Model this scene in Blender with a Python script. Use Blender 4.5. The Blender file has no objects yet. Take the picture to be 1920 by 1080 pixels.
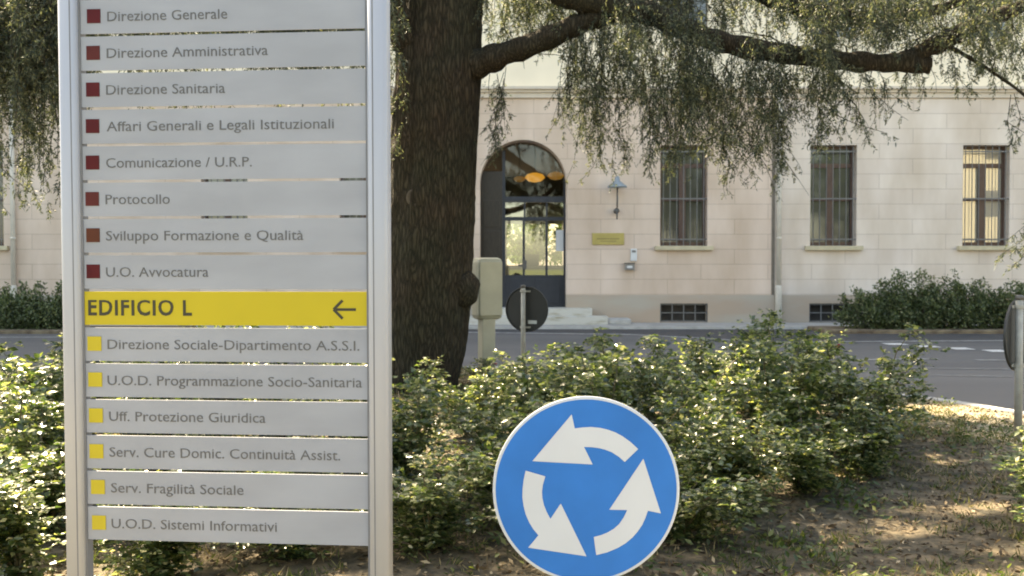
import bpy, math, random
import numpy as np
from mathutils import Vector, Matrix

R = math.radians
scene = bpy.context.scene
col = scene.collection

# ------------------------------------------------------------------ camera
F = 1800.0                       # focal length in pixels of the 1920 wide photograph
CAM_H = 1.5
PITCH = math.atan(40.0 / F)
cam_d = bpy.data.cameras.new('camera')
cam_d.sensor_width = 36.0
cam_d.lens = F / 1920.0 * 36.0
cam_d.clip_start = 0.05
cam_d.clip_end = 2000
cam_d.dof.use_dof = True
cam_d.dof.focus_distance = 3.05
cam_d.dof.aperture_fstop = 9.0
cam = bpy.data.objects.new('camera', cam_d)
cam.location = (0, 0, CAM_H)
cam.rotation_euler = (math.pi / 2 - PITCH, 0, 0)
col.objects.link(cam)
scene.camera = cam

# ------------------------------------------------------------------ light
SUN_EL, SUN_AZ = R(47), R(38)     # azimuth measured from +Y towards -X (the sun stands behind the building, to the left)
world = bpy.data.worlds.new("World")
scene.world = world
world.use_nodes = True
wn = world.node_tree
wn.nodes.clear()
sky = wn.nodes.new('ShaderNodeTexSky')
sky.sky_type = 'NISHITA'
sky.sun_disc = False
sky.sun_elevation = SUN_EL
sky.sun_rotation = -SUN_AZ
sky.dust_density = 2.0
sky.ozone_density = 1.0
bg = wn.nodes.new('ShaderNodeBackground')
bg.inputs['Strength'].default_value = 0.115
wo = wn.nodes.new('ShaderNodeOutputWorld')
wn.links.new(sky.outputs[0], bg.inputs[0])
wn.links.new(bg.outputs[0], wo.inputs[0])
sun_d = bpy.data.lights.new('sun', 'SUN')
sun_d.energy = 5.0
sun_d.angle = R(0.55)
sun_d.color = (1.0, 0.93, 0.82)
sun = bpy.data.objects.new('sun', sun_d)
to_sun = Vector((-math.sin(SUN_AZ) * math.cos(SUN_EL), math.cos(SUN_AZ) * math.cos(SUN_EL), math.sin(SUN_EL)))
sun.rotation_euler = to_sun.to_track_quat('Z', 'Y').to_euler()
sun.location = (-10, 20, 30)
col.objects.link(sun)
vs = scene.view_settings
vs.view_transform = 'Standard'
vs.look = 'None'
vs.exposure = 2.55
vs.gamma = 1.0
vs.use_curve_mapping = False
try:
    vs.use_white_balance = True
    vs.white_balance_temperature = 8800
    vs.white_balance_tint = 8
except Exception:
    pass
scene.cycles.filter_width = 1.9
scene.cycles.max_bounces = 8
scene.cycles.transparent_max_bounces = 12
scene.cycles.sample_clamp_indirect = 6.0

# ------------------------------------------------------------------ helpers
rng = np.random.default_rng(7)
random.seed(7)
cp, sp = math.cos(PITCH), math.sin(PITCH)


def ray(px, py):
    x, u = (px - 960) / F, -(py - 540) / F
    return Vector((x, cp + u * sp, -sp + u * cp))


def P(px, py, Y):
    """point of the photograph at distance Y"""
    d = ray(px, py)
    return Vector((0, 0, CAM_H)) + d * (Y / d.y)


def G(px, py, z=0.0):
    """point of the photograph on the level z"""
    d = ray(px, py)
    return Vector((0, 0, CAM_H)) + d * ((z - CAM_H) / d.z)


class MB:
    """collects shapes into one mesh"""
    def __init__(self):
        self.v, self.f = [], []

    def face(self, pts):
        n = len(self.v)
        self.v += [tuple(p) for p in pts]
        self.f.append(tuple(range(n, n + len(pts))))

    def box(self, x0, y0, z0, x1, y1, z1, M=None):
        n = len(self.v)
        c = [(x0, y0, z0), (x1, y0, z0), (x1, y1, z0), (x0, y1, z0), (x0, y0, z1), (x1, y0, z1), (x1, y1, z1), (x0, y1, z1)]
        if M is not None:
            c = [tuple(M @ Vector(p)) for p in c]
        self.v += c
        for q in ((0, 3, 2, 1), (4, 5, 6, 7), (0, 1, 5, 4), (1, 2, 6, 5), (2, 3, 7, 6), (3, 0, 4, 7)):
            self.f.append(tuple(n + i for i in q))
        return self

    def prism(self, poly, d, fn):
        """poly in 2-D, extruded by d; fn(a, b, t) gives the 3-D point"""
        n, k = len(self.v), len(poly)
        self.v += [tuple(fn(a, b, 0)) for a, b in poly] + [tuple(fn(a, b, d)) for a, b in poly]
        self.f.append(tuple(n + i for i in range(k)))
        self.f.append(tuple(n + k + i for i in reversed(range(k))))
        for i in range(k):
            j = (i + 1) % k
            self.f.append((n + j, n + i, n + k + i, n + k + j))
        return self

    def tube(self, pts, rad, seg=8, cap=True, wob=0.0, seed=0):
        pts = [Vector(p) for p in pts]
        if not hasattr(rad, '__len__'):
            rad = [rad] * len(pts)
        r_ = random.Random(seed)
        n0 = len(self.v)
        t0 = (pts[1] - pts[0]).normalized()
        a = t0.orthogonal().normalized()
        for i, p in enumerate(pts):
            t = (pts[min(i + 1, len(pts) - 1)] - pts[max(i - 1, 0)]).normalized()
            a = (a - t * a.dot(t)).normalized()
            b = t.cross(a)
            for k in range(seg):
                an = 2 * math.pi * k / seg
                q = rad[i] * (1 + wob * (r_.random() * 2 - 1))
                self.v.append(tuple(p + (a * math.cos(an) + b * math.sin(an)) * q))
        for i in range(len(pts) - 1):
            for k in range(seg):
                k2 = (k + 1) % seg
                self.f.append((n0 + i * seg + k, n0 + i * seg + k2, n0 + (i + 1) * seg + k2, n0 + (i + 1) * seg + k))
        if cap:
            self.f.append(tuple(n0 + k for k in reversed(range(seg))))
            e = n0 + (len(pts) - 1) * seg
            self.f.append(tuple(e + k for k in range(seg)))
        return self

    def lathe(self, prof, seg=24, M=None):
        n0 = len(self.v)
        for r, z in prof:
            for k in range(seg):
                an = 2 * math.pi * k / seg
                p = Vector((r * math.cos(an), r * math.sin(an), z))
                if M is not None:
                    p = M @ p
                self.v.append(tuple(p))
        for i in range(len(prof) - 1):
            for k in range(seg):
                k2 = (k + 1) % seg
                self.f.append((n0 + i * seg + k, n0 + i * seg + k2, n0 + (i + 1) * seg + k2, n0 + (i + 1) * seg + k))
        self.f.append(tuple(n0 + k for k in reversed(range(seg))))
        e = n0 + (len(prof) - 1) * seg
        self.f.append(tuple(e + k for k in range(seg)))
        return self

    def build(self, name, m, parent=None, smooth=False, bevel=0.0, loc=None):
        me = bpy.data.meshes.new(name)
        me.from_pydata(self.v, [], self.f)
        me.materials.append(m)
        if smooth:
            me.polygons.foreach_set('use_smooth', [True] * len(me.polygons))
        o = bpy.data.objects.new(name, me)
        col.objects.link(o)
        if parent is not None:
            o.parent = parent
        if loc is not None:
            o.location = loc
        if bevel:
            b = o.modifiers.new('bevel', 'BEVEL')
            b.width = bevel
            b.segments = 2
            b.limit_method = 'ANGLE'
        return o


def np_mesh(name, verts, tris, m, parent=None):
    me = bpy.data.meshes.new(name)
    me.vertices.add(len(verts))
    me.vertices.foreach_set('co', np.asarray(verts, dtype=np.float32).ravel())
    n = len(tris)
    me.loops.add(n * 3)
    me.polygons.add(n)
    me.loops.foreach_set('vertex_index', np.asarray(tris, dtype=np.int32).ravel())
    me.polygons.foreach_set('loop_start', np.arange(0, n * 3, 3, dtype=np.int32))
    me.polygons.foreach_set('loop_total', np.full(n, 3, dtype=np.int32))
    me.materials.append(m)
    me.update()
    me.validate()
    o = bpy.data.objects.new(name, me)
    col.objects.link(o)
    if parent is not None:
        o.parent = parent
    return o


def leaf_arrays(c, d, nrm, L, w, fold=0.25):
    """small folded leaves: c base, d direction, nrm approximate normal, L length, w width (arrays)"""
    d = d / np.linalg.norm(d, axis=1, keepdims=True)
    s = np.cross(d, nrm)
    s /= np.linalg.norm(s, axis=1, keepdims=True) + 1e-9
    n = np.cross(s, d)
    L = np.broadcast_to(L, len(c))[:, None]
    w = np.broadcast_to(w, len(c))[:, None]
    v = np.empty((len(c), 4, 3))
    v[:, 0] = c
    v[:, 1] = c + d * L * 0.45 + s * w * 0.5 + n * w * fold
    v[:, 2] = c + d * L
    v[:, 3] = c + d * L * 0.45 - s * w * 0.5 + n * w * fold
    base = (np.arange(len(c)) * 4)[:, None]
    t = np.concatenate([base + np.array([[0, 2, 1]]), base + np.array([[0, 3, 2]])], axis=0)
    return v.reshape(-1, 3), t


def unit(n):
    v = rng.normal(size=(n, 3))
    return v / np.linalg.norm(v, axis=1, keepdims=True)


def tag(o, label=None, cat=None, group=None, kind=None):
    if label:
        o['label'] = label
    if cat:
        o['category'] = cat
    if group:
        o['group'] = group
    if kind:
        o['kind'] = kind
    return o


def empty(name, loc=(0, 0, 0), rz=0.0):
    o = bpy.data.objects.new(name, None)
    o.location = loc
    o.rotation_euler = (0, 0, rz)
    o.empty_display_size = 0.2
    col.objects.link(o)
    return o


# ------------------------------------------------------------------ materials
def mat(name, colour, rough=0.6, var=0.12, scale=6.0, colour2=None, bump=0.0, bscale=None, metal=0.0, spec=0.5, coord='Object', stretch=(1, 1, 1), lo=0.35, hi=0.65, detail=6.0):
    m = bpy.data.materials.new(name)
    m.use_nodes = True
    nt = m.node_tree
    b = nt.nodes['Principled BSDF']
    b.inputs['Roughness'].default_value = rough
    b.inputs['Metallic'].default_value = metal
    b.inputs['Specular IOR Level'].default_value = spec
    tc = nt.nodes.new('ShaderNodeTexCoord')
    mp = nt.nodes.new('ShaderNodeMapping')
    mp.inputs['Scale'].default_value = stretch
    nt.links.new(tc.outputs[coord], mp.inputs[0])
    no = nt.nodes.new('ShaderNodeTexNoise')
    no.inputs['Scale'].default_value = scale
    no.inputs['Detail'].default_value = detail
    nt.links.new(mp.outputs[0], no.inputs['Vector'])
    cr = nt.nodes.new('ShaderNodeValToRGB')
    c2 = colour2 or tuple(x * (1 + var) for x in colour)
    c1 = colour if colour2 else tuple(x * (1 - var) for x in colour)
    cr.color_ramp.elements[0].color = (*c1, 1)
    cr.color_ramp.elements[1].color = (*c2, 1)
    cr.color_ramp.elements[0].position = lo
    cr.color_ramp.elements[1].position = hi
    nt.links.new(no.outputs['Fac'], cr.inputs[0])
    nt.links.new(cr.outputs[0], b.inputs['Base Color'])
    if bump:
        n2 = nt.nodes.new('ShaderNodeTexNoise')
        n2.inputs['Scale'].default_value = bscale or scale * 4
        n2.inputs['Detail'].default_value = 8
        nt.links.new(mp.outputs[0], n2.inputs['Vector'])
        bp = nt.nodes.new('ShaderNodeBump')
        bp.inputs['Strength'].default_value = bump
        bp.inputs['Distance'].default_value = 0.02
        nt.links.new(n2.outputs['Fac'], bp.inputs['Height'])
        nt.links.new(bp.outputs[0], b.inputs['Normal'])
    return m


def leaf_mat(name, stops, trans, rough=0.45, spec=0.5, tmix=0.35):
    """leaf colours differ from leaf to leaf (one random value per leaf); light also passes through"""
    m = bpy.data.materials.new(name)
    m.use_nodes = True
    nt = m.node_tree
    b = nt.nodes['Principled BSDF']
    b.inputs['Roughness'].default_value = rough
    b.inputs['Specular IOR Level'].default_value = spec
    g = nt.nodes.new('ShaderNodeNewGeometry')
    cr = nt.nodes.new('ShaderNodeValToRGB')
    els = cr.color_ramp.elements
    els[0].position, els[0].color = stops[0][0], (*stops[0][1], 1)
    els[1].position, els[1].color = stops[-1][0], (*stops[-1][1], 1)
    for p, c in stops[1:-1]:
        e = els.new(p)
        e.color = (*c, 1)
    nt.links.new(g.outputs['Random Per Island'], cr.inputs[0])
    nt.links.new(cr.outputs[0], b.inputs['Base Color'])
    tr = nt.nodes.new('ShaderNodeBsdfTranslucent')
    mx = nt.nodes.new('ShaderNodeMixRGB')
    mx.blend_type = 'MULTIPLY'
    mx.inputs[0].default_value = 1.0
    mx.inputs[2].default_value = (*trans, 1)
    nt.links.new(cr.outputs[0], mx.inputs[1])
    nt.links.new(mx.outputs[0], tr.inputs[0])
    ms = nt.nodes.new('ShaderNodeMixShader')
    ms.inputs[0].default_value = tmix
    nt.links.new(b.outputs[0], ms.inputs[1])
    nt.links.new(tr.outputs[0], ms.inputs[2])
    nt.links.new(ms.outputs[0], nt.nodes['Material Output'].inputs[0])
    return m


def ashlar_mat(name, c1, c2, joint, off=0.0):
    m = bpy.data.materials.new(name)
    m.use_nodes = True
    nt = m.node_tree
    b = nt.nodes['Principled BSDF']
    b.inputs['Roughness'].default_value = 0.9
    tc = nt.nodes.new('ShaderNodeTexCoord')
    sx = nt.nodes.new('ShaderNodeSeparateXYZ')
    cx = nt.nodes.new('ShaderNodeCombineXYZ')
    nt.links.new(tc.outputs['Object'], sx.inputs[0])
    nt.links.new(sx.outputs[0], cx.inputs[0])
    nt.links.new(sx.outputs[2], cx.inputs[1])
    mp = nt.nodes.new('ShaderNodeMapping')
    mp.inputs['Location'].default_value = (off, -0.79, 0)
    nt.links.new(cx.outputs[0], mp.inputs[0])
    br = nt.nodes.new('ShaderNodeTexBrick')
    br.inputs['Scale'].default_value = 1.0
    br.inputs['Brick Width'].default_value = 1.72
    br.inputs['Row Height'].default_value = 0.386
    br.inputs['Mortar Size'].default_value = 0.009
    br.inputs['Mortar Smooth'].default_value = 0.3
    br.inputs['Color1'].default_value = (*c1, 1)
    br.inputs['Color2'].default_value = (*c2, 1)
    br.inputs['Mortar'].default_value = (*joint, 1)
    nt.links.new(mp.outputs[0], br.inputs['Vector'])
    no = nt.nodes.new('ShaderNodeTexNoise')
    no.inputs['Scale'].default_value = 1.0
    no.inputs['Detail'].default_value = 8
    ms_ = nt.nodes.new('ShaderNodeMapping')
    ms_.inputs['Scale'].default_value = (1.3, 1, 0.45)
    nt.links.new(tc.outputs['Object'], ms_.inputs[0])
    nt.links.new(ms_.outputs[0], no.inputs['Vector'])
    cr = nt.nodes.new('ShaderNodeValToRGB')
    cr.color_ramp.elements[0].position = 0.3
    cr.color_ramp.elements[0].color = (0.80, 0.755, 0.70, 1)
    cr.color_ramp.elements[1].position = 0.7
    cr.color_ramp.elements[1].color = (1.05, 1.05, 1.06, 1)
    nt.links.new(no.outputs[0], cr.inputs[0])
    mx = nt.nodes.new('ShaderNodeMixRGB')
    mx.blend_type = 'MULTIPLY'
    mx.inputs[0].default_value = 1
    nt.links.new(br.outputs[0], mx.inputs[1])
    nt.links.new(cr.outputs[0], mx.inputs[2])
    nt.links.new(mx.outputs[0], b.inputs['Base Color'])
    bp = nt.nodes.new('ShaderNodeBump')
    bp.inputs['Strength'].default_value = 0.5
    bp.inputs['Distance'].default_value = 0.01
    bp.invert = True
    nt.links.new(br.outputs['Fac'], bp.inputs['Height'])
    nt.links.new(bp.outputs[0], b.inputs['Normal'])
    return m


def glass_mat(name, tint, mirror, transparent=False, rough=0.02):
    m = bpy.data.materials.new(name)
    m.use_nodes = True
    nt = m.node_tree
    nt.nodes.remove(nt.nodes['Principled BSDF'])
    gl = nt.nodes.new('ShaderNodeBsdfGlossy')
    gl.inputs['Roughness'].default_value = rough
    gl.inputs['Color'].default_value = (0.95, 0.97, 0.96, 1)
    if transparent:
        df = nt.nodes.new('ShaderNodeBsdfTransparent')
        df.inputs[0].default_value = (*tint, 1)
    else:
        df = nt.nodes.new('ShaderNodeBsdfDiffuse')
        df.inputs[0].default_value = (*tint, 1)
    no = nt.nodes.new('ShaderNodeTexNoise')
    no.inputs['Scale'].default_value = 1.3
    bp = nt.nodes.new('ShaderNodeBump')
    bp.inputs['Strength'].default_value = 0.02
    nt.links.new(no.outputs[0], bp.inputs['Height'])
    nt.links.new(bp.outputs[0], gl.inputs['Normal'])
    ms = nt.nodes.new('ShaderNodeMixShader')
    ms.inputs[0].default_value = mirror
    nt.links.new(df.outputs[0], ms.inputs[1])
    nt.links.new(gl.outputs[0], ms.inputs[2])
    nt.links.new(ms.outputs[0], nt.nodes['Material Output'].inputs[0])
    return m


M = {}
M['asphalt'] = mat('asphalt', (0.078, 0.078, 0.082), 0.85, colour2=(0.125, 0.123, 0.124), scale=0.5, stretch=(0.12, 1.2, 1), bump=0.25, bscale=60, lo=0.3, hi=0.7)
M['new_asphalt'] = mat('new_asphalt', (0.05, 0.05, 0.055), 0.85, var=0.15, scale=3, bump=0.25, bscale=60)
M['paint'] = mat('road_paint', (0.45, 0.45, 0.45), 0.7, colour2=(0.66, 0.66, 0.65), scale=12)
M['worn_paint'] = mat('worn_paint', (0.16, 0.16, 0.16), 0.8, colour2=(0.36, 0.36, 0.36), scale=7)
M['pavement'] = mat('pavement', (0.36, 0.345, 0.32), 0.9, var=0.14, scale=1.5, bump=0.2, bscale=30)
M['kerb'] = mat('kerb_stone', (0.42, 0.41, 0.39), 0.9, var=0.15, scale=4, bump=0.2, bscale=30)
M['soil'] = mat('soil', (0.10, 0.07, 0.045), 0.95, colour2=(0.22, 0.17, 0.11), scale=5, bump=0.8, bscale=22)
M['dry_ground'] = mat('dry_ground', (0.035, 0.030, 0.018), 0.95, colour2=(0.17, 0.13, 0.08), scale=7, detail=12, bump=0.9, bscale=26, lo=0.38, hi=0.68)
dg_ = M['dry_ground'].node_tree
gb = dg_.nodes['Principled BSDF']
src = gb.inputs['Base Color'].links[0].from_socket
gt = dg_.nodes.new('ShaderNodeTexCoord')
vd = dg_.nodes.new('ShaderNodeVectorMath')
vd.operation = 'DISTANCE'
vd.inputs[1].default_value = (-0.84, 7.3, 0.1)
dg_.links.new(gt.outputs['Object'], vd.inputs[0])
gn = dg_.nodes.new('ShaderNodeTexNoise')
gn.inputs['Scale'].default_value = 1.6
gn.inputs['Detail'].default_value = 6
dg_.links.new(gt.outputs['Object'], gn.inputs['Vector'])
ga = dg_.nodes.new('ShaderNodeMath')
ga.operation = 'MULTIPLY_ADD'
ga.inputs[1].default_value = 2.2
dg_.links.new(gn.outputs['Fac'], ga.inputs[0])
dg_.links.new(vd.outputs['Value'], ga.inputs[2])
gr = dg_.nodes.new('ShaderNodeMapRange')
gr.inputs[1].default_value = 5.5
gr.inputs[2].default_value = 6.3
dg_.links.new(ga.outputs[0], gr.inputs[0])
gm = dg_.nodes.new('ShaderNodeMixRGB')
gm.inputs[2].default_value = (0.36, 0.30, 0.20, 1)  # paler straw rim, painted in for the sun on the kerb strip
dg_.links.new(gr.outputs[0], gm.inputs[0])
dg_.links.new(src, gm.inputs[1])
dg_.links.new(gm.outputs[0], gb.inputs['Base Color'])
M['grass_field'] = mat('grass_field', (0.07, 0.09, 0.03), 0.95, colour2=(0.14, 0.15, 0.06), scale=0.6, bump=0.4, bscale=20)
M['gravel'] = mat('gravel', (0.5, 0.48, 0.44), 0.95, var=0.1, scale=3)
M['wall_left'] = ashlar_mat('pink_ashlar_plaster', (0.66, 0.53, 0.44), (0.70, 0.565, 0.47), (0.52, 0.415, 0.34), 0.3)
M['wall_right'] = ashlar_mat('cream_ashlar_plaster', (0.70, 0.61, 0.54), (0.74, 0.65, 0.57), (0.56, 0.48, 0.42), 0.9)
M['upper'] = mat('yellow_plaster', (0.86, 0.755, 0.60), 0.9, var=0.04, scale=1.0)
M['smooth_plaster'] = mat('smooth_plaster', (0.67, 0.54, 0.45), 0.9, var=0.04, scale=1.0)
M['plinth'] = mat('damp_plinth', (0.42, 0.37, 0.31), 0.95, colour2=(0.42, 0.325, 0.25), scale=0.8, stretch=(0.5, 1, 1.6), bump=0.15, bscale=14, lo=0.42, hi=0.6)
M['cornice'] = mat('cornice_stone', (0.62, 0.54, 0.455), 0.9, var=0.05)
M['sill'] = mat('sill_stone', (0.52, 0.45, 0.31), 0.85, var=0.08)
M['step'] = mat('step_stone', (0.52, 0.50, 0.45), 0.85, colour2=(0.34, 0.30, 0.22), scale=3, stretch=(1, 1, 4), lo=0.5, hi=0.75)
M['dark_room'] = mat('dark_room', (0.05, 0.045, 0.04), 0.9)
M['iron'] = mat('grille_iron', (0.15, 0.145, 0.14), 0.6, var=0.1)
M['wood'] = mat('brown_window_wood', (0.10, 0.055, 0.04), 0.5, var=0.15, scale=8, stretch=(4, 4, 1))
M['dark_wood'] = mat('dark_door_wood', (0.03, 0.022, 0.016), 0.4, var=0.2, scale=8, stretch=(4, 4, 1))
M['glass'] = glass_mat('window_glass', (0.076, 0.072, 0.066), 0.085, False, 0.05)
M['cream_reflection_glass'] = glass_mat('painted_reflection_glass', (0.47, 0.42, 0.33), 0.13)  # cream body colour stands in for a sunlit reflection in the pane
M['door_glass'] = glass_mat('door_glass', (0.62, 0.64, 0.61), 0.26, True)
M['sidelight'] = glass_mat('dark_sidelight_glass', (0.02, 0.016, 0.012), 0.10)
M['door_blue'] = mat('blue_grey_door_paint', (0.022, 0.026, 0.036), 0.45, var=0.1)
M['pipe'] = mat('pipe_paint', (0.58, 0.53, 0.46), 0.6, var=0.06)
M['groove'] = mat('joint_groove', (0.19, 0.16, 0.13), 0.9)
M['lamp_metal'] = mat('lamp_blue_grey', (0.24, 0.28, 0.31), 0.5, var=0.1)
M['lamp_dark'] = mat('lamp_iron', (0.09, 0.085, 0.08), 0.5, var=0.1)
M['brass'] = mat('brass_plaque', (0.42, 0.33, 0.10), 0.45, var=0.08, scale=5, metal=0.0)
M['brass_dark'] = mat('engraved_brass', (0.27, 0.21, 0.07), 0.5)
M['white_plastic'] = mat('white_plastic', (0.62, 0.63, 0.64), 0.4, var=0.04)
M['grey_plastic'] = mat('grey_plastic', (0.22, 0.21, 0.20), 0.5, var=0.1)
M['alu'] = mat('painted_aluminium', (0.288, 0.305, 0.345), 0.45, var=0.08, scale=5, stretch=(.5, 1, 1.4), spec=0.4)
M['alu_post'] = mat('anodised_post', (0.37, 0.385, 0.425), 0.38, var=0.03, scale=3, stretch=(6, 6, 0.5), spec=0.5)
M['post_groove'] = mat('post_groove', (0.16, 0.165, 0.18), 0.5)
M['yellow'] = mat('yellow_film', (0.45, 0.355, 0.010), 0.4, var=0.04, scale=3)
M['yellow_square'] = mat('yellow_square_film', (0.46, 0.365, 0.015), 0.4, var=0.05, scale=9)
M['red_a'] = mat('wine_red_film', (0.082, 0.009, 0.012), 0.45, var=0.12, scale=12, spec=0.15)
M['red_b'] = mat('faded_red_film', (0.092, 0.019, 0.018), 0.45, var=0.12, scale=12, spec=0.15)
M['red_c'] = mat('brown_red_film', (0.09, 0.028, 0.016), 0.45, var=0.12, scale=12, spec=0.15)
M['text_grey'] = mat('grey_lettering', (0.095, 0.095, 0.10), 0.5, var=0.08, scale=20)
M['text_dark'] = mat('dark_lettering', (0.03, 0.027, 0.012), 0.5, var=0.05)
M['sign_blue'] = mat('sign_blue', (0.008, 0.155, 0.50), 0.45, var=0.08, scale=5, spec=0.3)
M['sign_white'] = mat('sign_white', (0.535, 0.565, 0.61), 0.4, var=0.03, scale=4)
M['sign_back'] = mat('black_sign_back', (0.022, 0.023, 0.022), 0.5, var=0.1)
M['galv'] = mat('galvanised_steel', (0.28, 0.27, 0.24), 0.5, colour2=(0.36, 0.35, 0.31), scale=18, spec=0.5)
M['sticker'] = mat('white_sticker', (0.5, 0.52, 0.5), 0.5, var=0.05)
M['cabinet'] = mat('olive_grey_fibreglass', (0.36, 0.35, 0.27), 0.4, var=0.1, scale=4, spec=0.6)
M['concrete'] = mat('concrete', (0.3, 0.29, 0.27), 0.9, var=0.12, scale=8)
M['petal'] = mat('red_petal', (0.42, 0.012, 0.02), 0.5, var=0.25, scale=30)
M['pale_petal'] = mat('pink_petal', (0.5, 0.10, 0.12), 0.5, var=0.25, scale=30)
M['cane'] = mat('rose_cane', (0.05, 0.06, 0.025), 0.6, colour2=(0.11, 0.07, 0.035), scale=6)
M['shrub_twig'] = mat('shrub_twig', (0.05, 0.035, 0.022), 0.8)

bark = bpy.data.materials.new('cedar_bark')
bark.use_nodes = True
nt = bark.node_tree
b = nt.nodes['Principled BSDF']
b.inputs['Roughness'].default_value = 0.92
b.inputs['Specular IOR Level'].default_value = 0.2
tc = nt.nodes.new('ShaderNodeTexCoord')
mp = nt.nodes.new('ShaderNodeMapping')
mp.inputs['Scale'].default_value = (1, 1, 0.16)
nt.links.new(tc.outputs['Object'], mp.inputs[0])
vo = nt.nodes.new('ShaderNodeTexVoronoi')
vo.inputs['Scale'].default_value = 34
vo.feature = 'DISTANCE_TO_EDGE'
no = nt.nodes.new('ShaderNodeTexNoise')
no.inputs['Scale'].default_value = 9
no.inputs['Detail'].default_value = 9
ad = nt.nodes.new('ShaderNodeVectorMath')
nt.links.new(mp.outputs[0], no.inputs['Vector'])
sc_ = nt.nodes.new('ShaderNodeVectorMath')
sc_.operation = 'SCALE'
sc_.inputs['Scale'].default_value = 0.12
nt.links.new(no.outputs['Color'], sc_.inputs[0])
nt.links.new(mp.outputs[0], ad.inputs[0])
nt.links.new(sc_.outputs[0], ad.inputs[1])
nt.links.new(ad.outputs[0], vo.inputs['Vector'])
cr = nt.nodes.new('ShaderNodeValToRGB')
cr.color_ramp.elements[0].position = 0.0
cr.color_ramp.elements[0].color = (0.017, 0.0145, 0.011, 1)
cr.color_ramp.elements[1].position = 0.3
cr.color_ramp.elements[1].color = (0.060, 0.050, 0.037, 1)
nt.links.new(vo.outputs['Distance'], cr.inputs[0])
n3 = nt.nodes.new('ShaderNodeTexNoise')
n3.inputs['Scale'].default_value = 1.7
nt.links.new(tc.outputs['Object'], n3.inputs['Vector'])
cr3 = nt.nodes.new('ShaderNodeValToRGB')
cr3.color_ramp.elements[0].position = 0.4
cr3.color_ramp.elements[0].color = (0.88, 0.95, 0.8, 1)
cr3.color_ramp.elements[1].position = 0.65
cr3.color_ramp.elements[1].color = (1.12, 0.97, 0.85, 1)
nt.links.new(n3.outputs[0], cr3.inputs[0])
mxb = nt.nodes.new('ShaderNodeMixRGB')
mxb.blend_type = 'MULTIPLY'
mxb.inputs[0].default_value = 1
nt.links.new(cr.outputs[0], mxb.inputs[1])
nt.links.new(cr3.outputs[0], mxb.inputs[2])
nt.links.new(mxb.outputs[0], b.inputs['Base Color'])
bp = nt.nodes.new('ShaderNodeBump')
bp.inputs['Strength'].default_value = 0.9
bp.inputs['Distance'].default_value = 0.03
nt.links.new(vo.outputs['Distance'], bp.inputs['Height'])
nt.links.new(bp.outputs[0], b.inputs['Normal'])
M['bark'] = bark
M['scar'] = mat('branch_scar_wood', (0.045, 0.034, 0.024), 0.9, colour2=(0.10, 0.078, 0.055), scale=10)
M['cedar'] = leaf_mat('cedar_needles', [(0.0, (0.024, 0.036, 0.028)), (0.55, (0.064, 0.078, 0.058)), (0.82, (0.13, 0.138, 0.09)), (1.0, (0.25, 0.245, 0.155))], (1.5, 1.55, 0.9), 0.55, 0.35, 0.35)
M['rose'] = leaf_mat('rose_leaves', [(0.0, (0.020, 0.038, 0.015)), (0.5, (0.052, 0.082, 0.029)), (0.78, (0.135, 0.165, 0.062)), (0.91, (0.27, 0.28, 0.15)), (1.0, (0.38, 0.35, 0.23))], (2.0, 2.05, 0.95), 0.33, 1.0, 0.38)  # palest leaves stand in for sun flecks on the bushes
M['shrub'] = leaf_mat('shrub_leaves', [(0.0, (0.04, 0.058, 0.026)), (0.55, (0.085, 0.115, 0.052)), (0.88, (0.15, 0.18, 0.085)), (1.0, (0.26, 0.26, 0.15))], (1.6, 1.8, 0.8), 0.45, 0.5, 0.3)
M['tree_leaf'] = leaf_mat('broad_leaves', [(0.0, (0.03, 0.055, 0.018)), (1.0, (0.09, 0.13, 0.04))], (1.8, 2.0, 0.6), 0.5, 0.4, 0.35)
M['grass'] = leaf_mat('grass_blades', [(0.0, (0.035, 0.06, 0.018)), (0.6, (0.08, 0.10, 0.032)), (0.85, (0.22, 0.18, 0.10)), (1.0, (0.38, 0.31, 0.19))], (1.6, 1.6, 0.8), 0.6, 0.3, 0.35)
M['weeds'] = leaf_mat('weed_leaves', [(0.0, (0.03, 0.055, 0.018)), (0.7, (0.07, 0.10, 0.03)), (1.0, (0.16, 0.17, 0.06))], (1.7, 1.8, 0.7), 0.45, 0.5, 0.35)
M['litter'] = leaf_mat('fallen_leaves', [(0.0, (0.03, 0.021, 0.013)), (0.6, (0.10, 0.07, 0.04)), (0.88, (0.20, 0.15, 0.09)), (1.0, (0.45, 0.36, 0.24))], (1.2, 1.0, 0.7), 0.7, 0.3, 0.15)

# ------------------------------------------------------------------ ground, roads, pavement
YB = 24.7            # the facade
ISL = Vector((-0.84, 7.3, 0))
ISL_R = 6.05


def sheet(name, x0, y0, x1, y1, z, m):
    o = MB()
    o.face([(x0, y0, z), (x1, y0, z), (x1, y1, z), (x0, y1, z)])
    return tag(o.build(name, m), kind='structure')


def slab(name, x0, y0, x1, y1, z, m, label=None):
    o = MB()
    o.box(x0, y0, -0.1, x1, y1, z)
    return tag(o.build(name, m), kind='structure')


sheet('ground', -400, -400, 400, 400, -0.02, M['grass_field'])
sheet('road', -70, -9, 70, 23.6, 0.004, M['asphalt'])
PAVE_Y = 22.9
slab('pavement', -60, PAVE_Y + 0.14, 60, 39.5, 0.06, M['pavement'])
slab('pavement_kerb', -60, PAVE_Y, 60, PAVE_Y + 0.14, 0.064, M['kerb'])
sheet('courtyard', -60, 39.6, 60, 75, 0.03, M['gravel'])
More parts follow.
